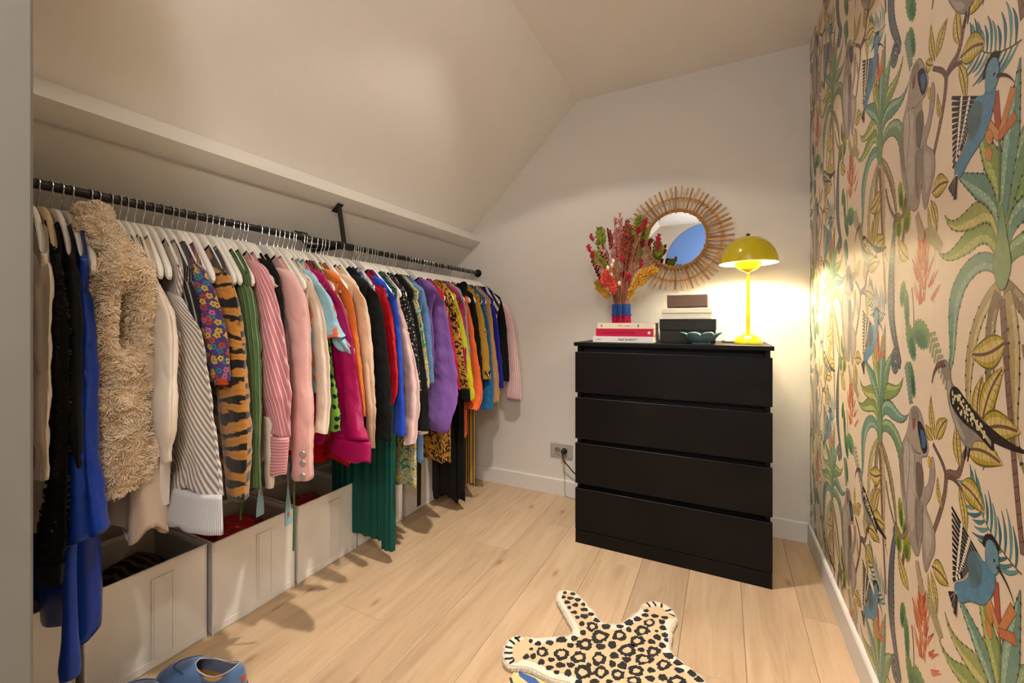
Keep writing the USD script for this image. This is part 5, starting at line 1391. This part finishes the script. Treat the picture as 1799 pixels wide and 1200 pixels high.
def chameleon(c, S=1.0):
    c = np.array(c)
    a = np.linspace(0, 3.6 * PI, 46)
    r = .030 * (1 - a / (4.3 * PI))
    spi = c + np.stack([r * np.cos(a - .2), r * np.sin(a - .2) * 1.15], 1)
    body = np.vstack([[c + (-.012, .30), c + (-.020, .22), c + (-.018, .13), c + (.004, .06)], spi])
    p, nn = strip([c + (.0, .34), c + (-.018, .29), c + (-.030, .20), c + (-.022, .10), c + (.012, .035), c + (.034, .0)], .018, .018, '#5b636d', '#2f353c', 50, mid=.046)
    for i in range(2, 48, 2):
        SHAPES.append((sg.LineString([p[i] + nn[i] * .8, p[i] - nn[i] * .3]).buffer(.0009, 2), srgb('#8b939a')))
        SHAPES.append((sg.Point(*(p[i] + nn[i] * 1.05)).buffer(.0026, 2), srgb('#2f353c')))
    q = sg.LineString(spi).buffer(.0062)
    add(q, '#4c545e', '#2b3036')
    SHAPES.append((sg.LineString(spi).buffer(.0018), srgb('#868e95')))
    add(sg.Point(*(c + (.004, .345))).buffer(.019), '#66707a', '#2f353c')
    add(sg.Point(*(c + (.008, .35))).buffer(.006), '#c9b48a', '#2f353c')
def ape(c):
    c = np.array(c)
    body = [(-.018, .030), (.012, .028), (.030, .010), (.046, -.016), (.058, -.046), (.046, -.066), (.026, -.072), (.030, -.105), (.040, -.135), (.058, -.118), (.066, -.085), (.078, -.058), (.088, -.075), (.080, -.12), (.060, -.155), (.046, -.172), (.066, -.190), (.088, -.215), (.086, -.25), (.064, -.285), (.044, -.312), (.030, -.29), (.022, -.25), (.004, -.298), (-.036, -.292), (-.070, -.245), (-.096, -.18), (-.101, -.12), (-.086, -.07), (-.060, -.038), (-.046, -.008), (-.038, .018)]
    add(sg.Polygon(sp(body, 140) + c), '#a5988c', '#4d423c', .0012)
    for pts, col in (([(-.085, -.08), (-.06, -.07), (-.055, -.14), (-.075, -.20), (-.095, -.16)], '#8b7d70'), ([(-.05, -.06), (-.02, -.08), (-.01, -.16), (-.03, -.26), (-.055, -.22)], '#b9ada2'), ([(.0, -.09), (.022, -.09), (.03, -.14), (.012, -.17), (-.004, -.14)], '#6f635a'), ([(.0, -.17), (.03, -.18), (.02, -.24), (.0, -.28), (-.012, -.23)], '#8f8379'), ([(.036, -.19), (.066, -.205), (.07, -.25), (.05, -.28), (.04, -.24)], '#b8aca0'), ([(-.03, .02), (.0, .026), (.012, .008), (-.01, -.004), (-.032, .0)], '#8a7d70')):
        add(sg.Polygon(sp(pts, 40) + c), col)
    for ln in ([(-.05, -.05), (-.045, -.12), (-.06, -.2), (-.05, -.27)], [(-.012, -.08), (-.006, -.15), (.02, -.175)], [(.0, -.17), (-.006, -.22), (.006, -.28)], [(.03, -.17), (.03, -.22), (.026, -.26)], [(-.03, -.06), (-.005, -.07), (.02, -.066)]):
        SHAPES.append((sg.LineString(sp(np.array(ln) + c, 20, False)).buffer(.0011, 2), srgb('#54483f')))
    add(sg.Polygon(sp([(.006, .002), (.030, -.002), (.048, -.028), (.052, -.050), (.036, -.062), (.014, -.040)], 40) + c), '#2c2729')
    add(sg.Polygon(sp([(.020, -.014), (.034, -.016), (.044, -.044), (.032, -.052), (.022, -.034)], 30) + c), '#46688f')
    add(sg.Polygon(sp([(-.022, .0), (-.014, .004), (-.012, -.016), (-.020, -.022)], 20) + c), '#8c4a48', '#4d423c')
    add(affinity.translate(affinity.scale(sg.Point(0, 0).buffer(.006), 1, 1.9), c[0] + .062, c[1] - .072), '#d9b72c', '#6f6a2c')
    strip(np.array([(-.06, -.27), (-.10, -.30), (-.16, -.27), (-.20, -.20)]) + c, .010, .006, '#8d7a6c', '#54483f')
def blue_bird(c):
    c = np.array(c)
    # wing of banded feathers, then body, tail, crested head and bill
    for k in range(13):
        b = np.array((-.004 - .0045 * k, .026 - .0045 * k)); e = b + np.array((-.098 + .005 * k, .050 - .0068 * k))
        strip([c + b, c + e], .012, .0065, '#26211f', '#e9dfcf', lw=.0007)
        for t in (.35, .62):
            m_ = c + b + (e - b) * t
            add(sg.Point(*m_).buffer(.0046, 3), '#e9dfcf')
    add(sg.Polygon(sp([(.028, .040), (.042, .020), (.034, -.012), (.010, -.042), (-.040, -.066), (-.080, -.084), (-.090, -.074), (-.062, -.044), (-.036, -.010), (-.032, .018), (-.012, .034), (.010, .028)], 80) + c), '#5b8aa8', '#34546c')
    add(sg.Polygon(sp([(-.040, .016), (-.020, .030), (.004, .014), (.0, -.012), (-.028, -.034), (-.042, -.006)], 50) + c), '#57727c')
    for k in range(9):
        SHAPES.append((sg.LineString([c + (-.036 + .004 * k, .012 - .002 * k), c + (-.030 + .004 * k, -.022 + .001 * k)]).buffer(.0005, 2), srgb('#3f5866')))
    for k in range(4):
        strip([c + (-.082, -.078), c + (-.112 + .008 * k, -.096 - .008 * k)], .009, .012, '#26211f', '#e9dfcf', lw=.0006)
    add(sg.Polygon(sp([(.018, .028), (.044, .026), (.052, .046), (.042, .072), (.024, .074), (.014, .050)], 50) + c), '#6b93a6', '#34546c')
    for k in range(8):
        a_ = 2.9 - k * .30
        add(sg.Point(*(c + (.033 + .024 * math.cos(a_), .052 + .027 * math.sin(a_)))).buffer(.0050, 3), '#26211f')
    strip([c + (.046, .040), c + (.068, .030), c + (.092, .006)], .007, .001, '#3a302a')
    SHAPES.append((sg.Point(*(c + (.040, .046))).buffer(.0028), srgb('#1d1a1a')))
def dark_bird(c):
    c = np.array(c)
    strip([c + (.100, .040), c + (.165, .026), c + (.225, .024)], .026, .004, '#2b2622', '#171412', mid=.016)
    add(sg.Polygon(sp([(-.030, .132), (-.012, .137), (.004, .122), (.010, .098), (.032, .086), (.080, .062), (.132, .036), (.136, .022), (.104, .010), (.086, .0), (.074, -.016), (.060, -.012), (.034, .008), (.010, .036), (-.006, .068), (-.012, .098), (-.028, .114)], 110) + c), '#8f867e', '#2c2724')
    add(sg.Polygon(sp([(-.004, .10), (.004, .10), (.006, .07), (.03, .03), (.06, .0), (.045, .004), (.012, .04), (-.002, .07)], 60) + c), '#aaa198')
    strip([c + (-.020, .128), c + (-.046, .124), c + (-.064, .108), c + (-.074, .086)], .014, .001, '#6b4b45', '#33241f')
    w = sg.Polygon(sp([(.006, .082), (.024, .090), (.050, .080), (.095, .056), (.145, .022), (.150, .008), (.11, .018), (.065, .028), (.022, .046), (.004, .066)], 70) + c)
    add(w, '#29231d', '#151210')
    q = np.random.default_rng(9)
    for k in range(170):
        x, z = c + (q.uniform(.005, .125), q.uniform(.012, .092))
        g = affinity.rotate(affinity.scale(sg.Point(x, z).buffer(.0026, 3), 1, 1.5), q.uniform(0, 180))
        if w.buffer(-.0025).contains(g): SHAPES.append((g, srgb('#d9cda8')))
    for k in range(3):
        SHAPES.append((sg.LineString([c + (.095 + .008 * k, .040 - .006 * k), c + (.142, .018 - .003 * k)]).buffer(.0008, 2), srgb('#d9cda8')))
    SHAPES.append((sg.Point(*(c + (-.016, .126))).buffer(.003), srgb('#151210')))
    for dx in (0, .012):
        strip([c + (.064 + dx, -.010), c + (.060 + dx, -.024), c + (.056 + dx, -.036)], .006, .003, '#2c2724')
def red_flower(c):
    c = np.array(c)
    strip([c + (0, -.10), c + (.002, -.04), c + (0, 0)], .005, .004, '#6f7f55', '#45503a')
    for a, L, col in ((.15, .075, '#b4543f'), (-.55, .07, '#c98450'), (.75, .055, '#cc935c'), (-1.2, .045, '#c4714a')):
        e = c + np.array((math.sin(-a) * L, math.cos(a) * L))
        strip([c, (c + e) / 2, e], .012, .016, col, '#6e2c22', 10)
    for d in ((-.028, .012), (-.030, -.014)):
        add(affinity.rotate(affinity.scale(sg.Point(*(c + d)).buffer(.011), .8, 1.25), 30), '#c98a4c', '#7a4420')

# one repeat of the pattern; s runs to the viewer's right along the wall
aloe((.322, -.470), 1.0)
palm((.37, -.145), (.225, -.055), .075, None)
chameleon((-.135, .120))
branch([(-.093, -.40), (-.085, -.36), (-.075, -.325)], .014, .013)
branch([(.050, -.255), (.085, -.205), (.108, -.165), (.130, -.117), (.137, -.080)], .011, .013)
branch([(.137, -.080), (.122, -.058), (.104, -.045), (.080, -.030)], .010, .008)
branch([(.137, -.080), (.16, -.066), (.182, -.060), (.205, -.020), (.225, .0), (.255, .035)], .014, .011)
branch([(.14, -.078), (.17, -.074), (.20, -.085)], .009, .006)
for b, t, w in (((.088, -.018), (.070, .072), .030), ((.095, -.015), (.145, .035), .040), ((.078, -.022), (.044, .004), .032), ((.250, .040), (.268, .135), .042), ((.262, .045), (.330, .155), .050), ((.255, .035), (.370, .060), .060),
                ((.215, -.005), (.325, .000), .060), ((.190, -.045), (.182, .040), .036), ((.196, -.072), (.275, -.095), .056), ((.188, -.082), (.212, -.165), .030), ((.118, -.150), (.100, -.088), .022),
                ((.076, -.285), (.150, -.285), .052), ((.07, -.30), (.098, -.375), .030), ((.055, -.31), (.060, -.40), .020), ((.33, .19), (.225, .165), .062), ((-.05, -.405), (-.12, -.345), .05)):
    yleaf(b, t, w, .08)
for c_, rx, rz, r in (((-.098, -.245), .016, .035, .2), ((-.066, -.265), .014, .034, -.5), ((-.112, -.315), .020, .030, .1), ((-.060, -.312), .022, .030, -.1)):
    serrated(np.array(c_), rx, rz, r, '#a3a93a', '#76862e')
for c_, rx, rz, r in (((-.036, .177), .022, .046, .5), ((.020, .195), .044, .030, -.3), ((-.060, .250), .015, .045, .1), ((-.030, .09), .016, .040, .35), ((-.085, .29), .016, .030, -.2)):
    serrated(np.array(c_), rx, rz, r, '#6f9a5c', '#4c7f68')
branch([(-.03, .30), (-.02, .25), (-.022, .18)], .004, .003)
fern((.06, .20), (.145, .10), .022)
fern((-.06, .13), (-.035, .035), .015, '#7f9686', '#4f6658')
fern((.05, .42), (.115, .37), .016, '#b0a880', '#7d7450')
plume_p((.030, .335), 1.0)
fern((.03, .40), (.0, .46), .012, '#c0a888', '#8d7450')
aloe_leafs = None
red_flower((.315, -.265))
blue_bird((.262, -.205))
dark_bird((.150, .010))
ape((0, 0))

WALLY0, WALLY1, WZ0, WZ1 = -.35, YB, .1, ZC
paper = plain('wallpaper_ground', '#e6d2ba', .42, bump=.00015, scale=500, specular_ior_level=.6)
mat('wallpaper_ink', {'a': ('attribute', {'attribute': 'tint'}), 't': ('texture_coordinate', {}), 'n': ('noise_texture', {'scale': 70.0, 'detail': 4.0, 'roughness': .65}),
    'r': ('rgb_ramp', {'ramp': [(.3, (.80, .80, .80)), (.7, (1.14, 1.12, 1.08))]}), 'm': ('mix', {'mix_type': 'multiply', 'fac': 1.0}),
    'p': ('principled_bsdf', {'roughness': .42, 'specular_ior_level': .6})},
    [('t.object', 'n.vector'), ('n.fac', 'r.fac'), ('a.color', 'm.color1'), ('r.color', 'm.color2'), ('m.color', 'p.base_color')])
ys = [YB, 1.86, 1.16, .46, WALLY0]
for a, b in zip(ys[1:], ys[:-1]):
    obj('wallpaper_strip', box(XR - .0006, XR, a + .0003, b - .0003, WZ0, WZ1), paper, wall_r, smooth=False)
PW, PH = .575, .775
S0, Z0 = -1.247, .880             # the repeat's origin on the wall
tri = []
from shapely.strtree import STRtree
flat = []
for g, c in SHAPES:
    for p in getattr(g, 'geoms', [g]):
        if p.geom_type == 'Polygon' and p.area > 1e-7:
            flat.append((p.simplify(.00012), c))
flat = [(p, c) for p, c in flat if p.geom_type == 'Polygon' and p.is_valid and not p.is_empty]
# each patch lies one ink layer above those it overprints (also those of the neighbouring repeats)
SHIFT = [(0, 0), (PW, PH / 2), (PW, -PH / 2), (-PW, PH / 2), (-PW, -PH / 2), (0, PH), (0, -PH)]
env = [sg.box(*p.bounds) for p, _ in flat]
tree = STRtree(env)
layer = np.zeros(len(flat), int)
for i, (p, c) in enumerate(flat):
    best = 0
    for dx, dz in SHIFT:
        q = affinity.translate(p, dx, dz) if dx or dz else p
        for j in tree.query(sg.box(*q.bounds)):
            if j < i and layer[j] >= best and q.intersects(flat[j][0]):
                best = layer[j] + 1
    layer[i] = best
tri = flat
win = sg.box(-WALLY1 + .0005, WZ0, -WALLY0, WZ1)

cache = [trimesh.creation.triangulate_polygon(p, engine='earcut') for p, _ in tri]
VV, FF, CC, k0 = [], [], [], 0
for col in range(-3, 3):
    for row in range(-2, 3):
        ds, dz = S0 + col * PW, Z0 + row * PH + (PH / 2 if col % 2 else 0)
        for k, ((p, c), (v, f)) in enumerate(zip(tri, cache)):
            x0, y0, x1, y1 = p.bounds
            x0 += ds; x1 += ds; y0 += dz; y1 += dz
            wb = win.bounds
            if x1 < wb[0] or x0 > wb[2] or y1 < wb[1] or y0 > wb[3]: continue
            if x0 < wb[0] or x1 > wb[2] or y0 < wb[1] or y1 > wb[3]:
                q = affinity.translate(p, ds, dz).intersection(win)
                parts = [trimesh.creation.triangulate_polygon(z, engine='earcut') for z in getattr(q, 'geoms', [q]) if z.geom_type == 'Polygon' and z.area > 1e-7]
            else:
                parts = [(v + (ds, dz), f)]
            for pv, pf in parts:
                VV.append(np.stack([np.full(len(pv), XR - .0007 - 1.5e-5 * layer[k]), -pv[:, 0], pv[:, 1]], 1))
                FF.append(pf + k0); CC.append(np.tile(c, (len(pv), 1))); k0 += len(pv)
VV, FF, CC = np.vstack(VV), np.vstack(FF), np.vstack(CC)
# every flat patch faces the room
nx = np.cross(VV[FF[:, 1]] - VV[FF[:, 0]], VV[FF[:, 2]] - VV[FF[:, 0]])[:, 0]
FF[nx > 0] = FF[nx > 0][:, ::-1]
obj('wallpaper_print', trimesh.Trimesh(VV, FF, process=False), MATS['wallpaper_ink'], wall_r, smooth=False, color=CC, label='jungle print of aloes, yellow-leaved branches, blue birds and grey apes')

# ---------------------------------------------------------------- out of view behind the viewer, shaped to colour the mirror's reflection
arch = unary_union([sg.box(-.76, .3, .36, 1.93), sg.Point(-.2, 1.93).buffer(.555, 40)])
m = extrude(arch, .006); v = m.vertices.copy(); m.vertices = np.stack([v[:, 0], YF + v[:, 2], v[:, 1]], 1); m.fix_normals()
wf = stage.GetPrimAtPath('/World/wall_front')
alc = obj('blue_arch', m, BLUE_WALL, wf, smooth=False)  # out of view, gives the mirror its blue area
GRN = plain('mural_leaf', '#2f5f52', .8, var=.3, scale=12)
q = np.random.default_rng(12)
lv = []
for k in range(120):
    x, z = q.uniform(-.6, .25), q.uniform(1.55, 1.96) - .25 * q.random()
    a = q.uniform(0, PI)
    e = affinity.rotate(affinity.scale(sg.Point(x, z).buffer(.05, 6), .9, .32), math.degrees(a))
    mm = extrude(e.intersection(arch), .001) if e.intersection(arch).geom_type == 'Polygon' and e.intersection(arch).area > 1e-5 else None
    if mm is not None:
        v = mm.vertices.copy(); mm.vertices = np.stack([v[:, 0], YF + .006 + .0002 * k + v[:, 2], v[:, 1]], 1); lv.append(mm)
obj('mural_leaves', cat_(lv), GRN, alc, smooth=False, kind='stuff')  # out of view, green blots for the mirror's reflection

# recessed downlights in the ceiling
for i, (lx, ly, *_) in enumerate(LAMPS):
    t = thing('downlight', ('round recessed ceiling downlight in front of the chest', 'round recessed ceiling downlight above the viewer', 'round recessed ceiling downlight at the back of the room')[i], 'ceiling light', (lx, ly, ZC))
    obj('trim_ring', lathe([(.034, -.003), (.046, -.003), (.046, 0), (.034, 0), (.034, -.003)], 48), TRIM, t)
    obj('lens', lathe([(0, -.0006), (.034, -.0006), (.034, 0), (0, 0)], 40), INNER, t)

t = thing('globe_lamp', 'white glass globe lamp hanging from the ceiling behind the viewer', 'ceiling light', (.12, -.62, 1.84))  # hanging fitting added around the fill light, outside the mirror's view
obj('canopy', lathe([(0, .635), (.05, .635), (.05, .659), (0, .659)], 36), TRIM, t)
obj('cord', tube([(0, 0, .12), (0, 0, .655)], .004, 10), BLACK_METAL, t)
obj('cap', lathe([(0, .108), (.04, .103), (.035, .135), (0, .14)], 30), BLACK_METAL, t)
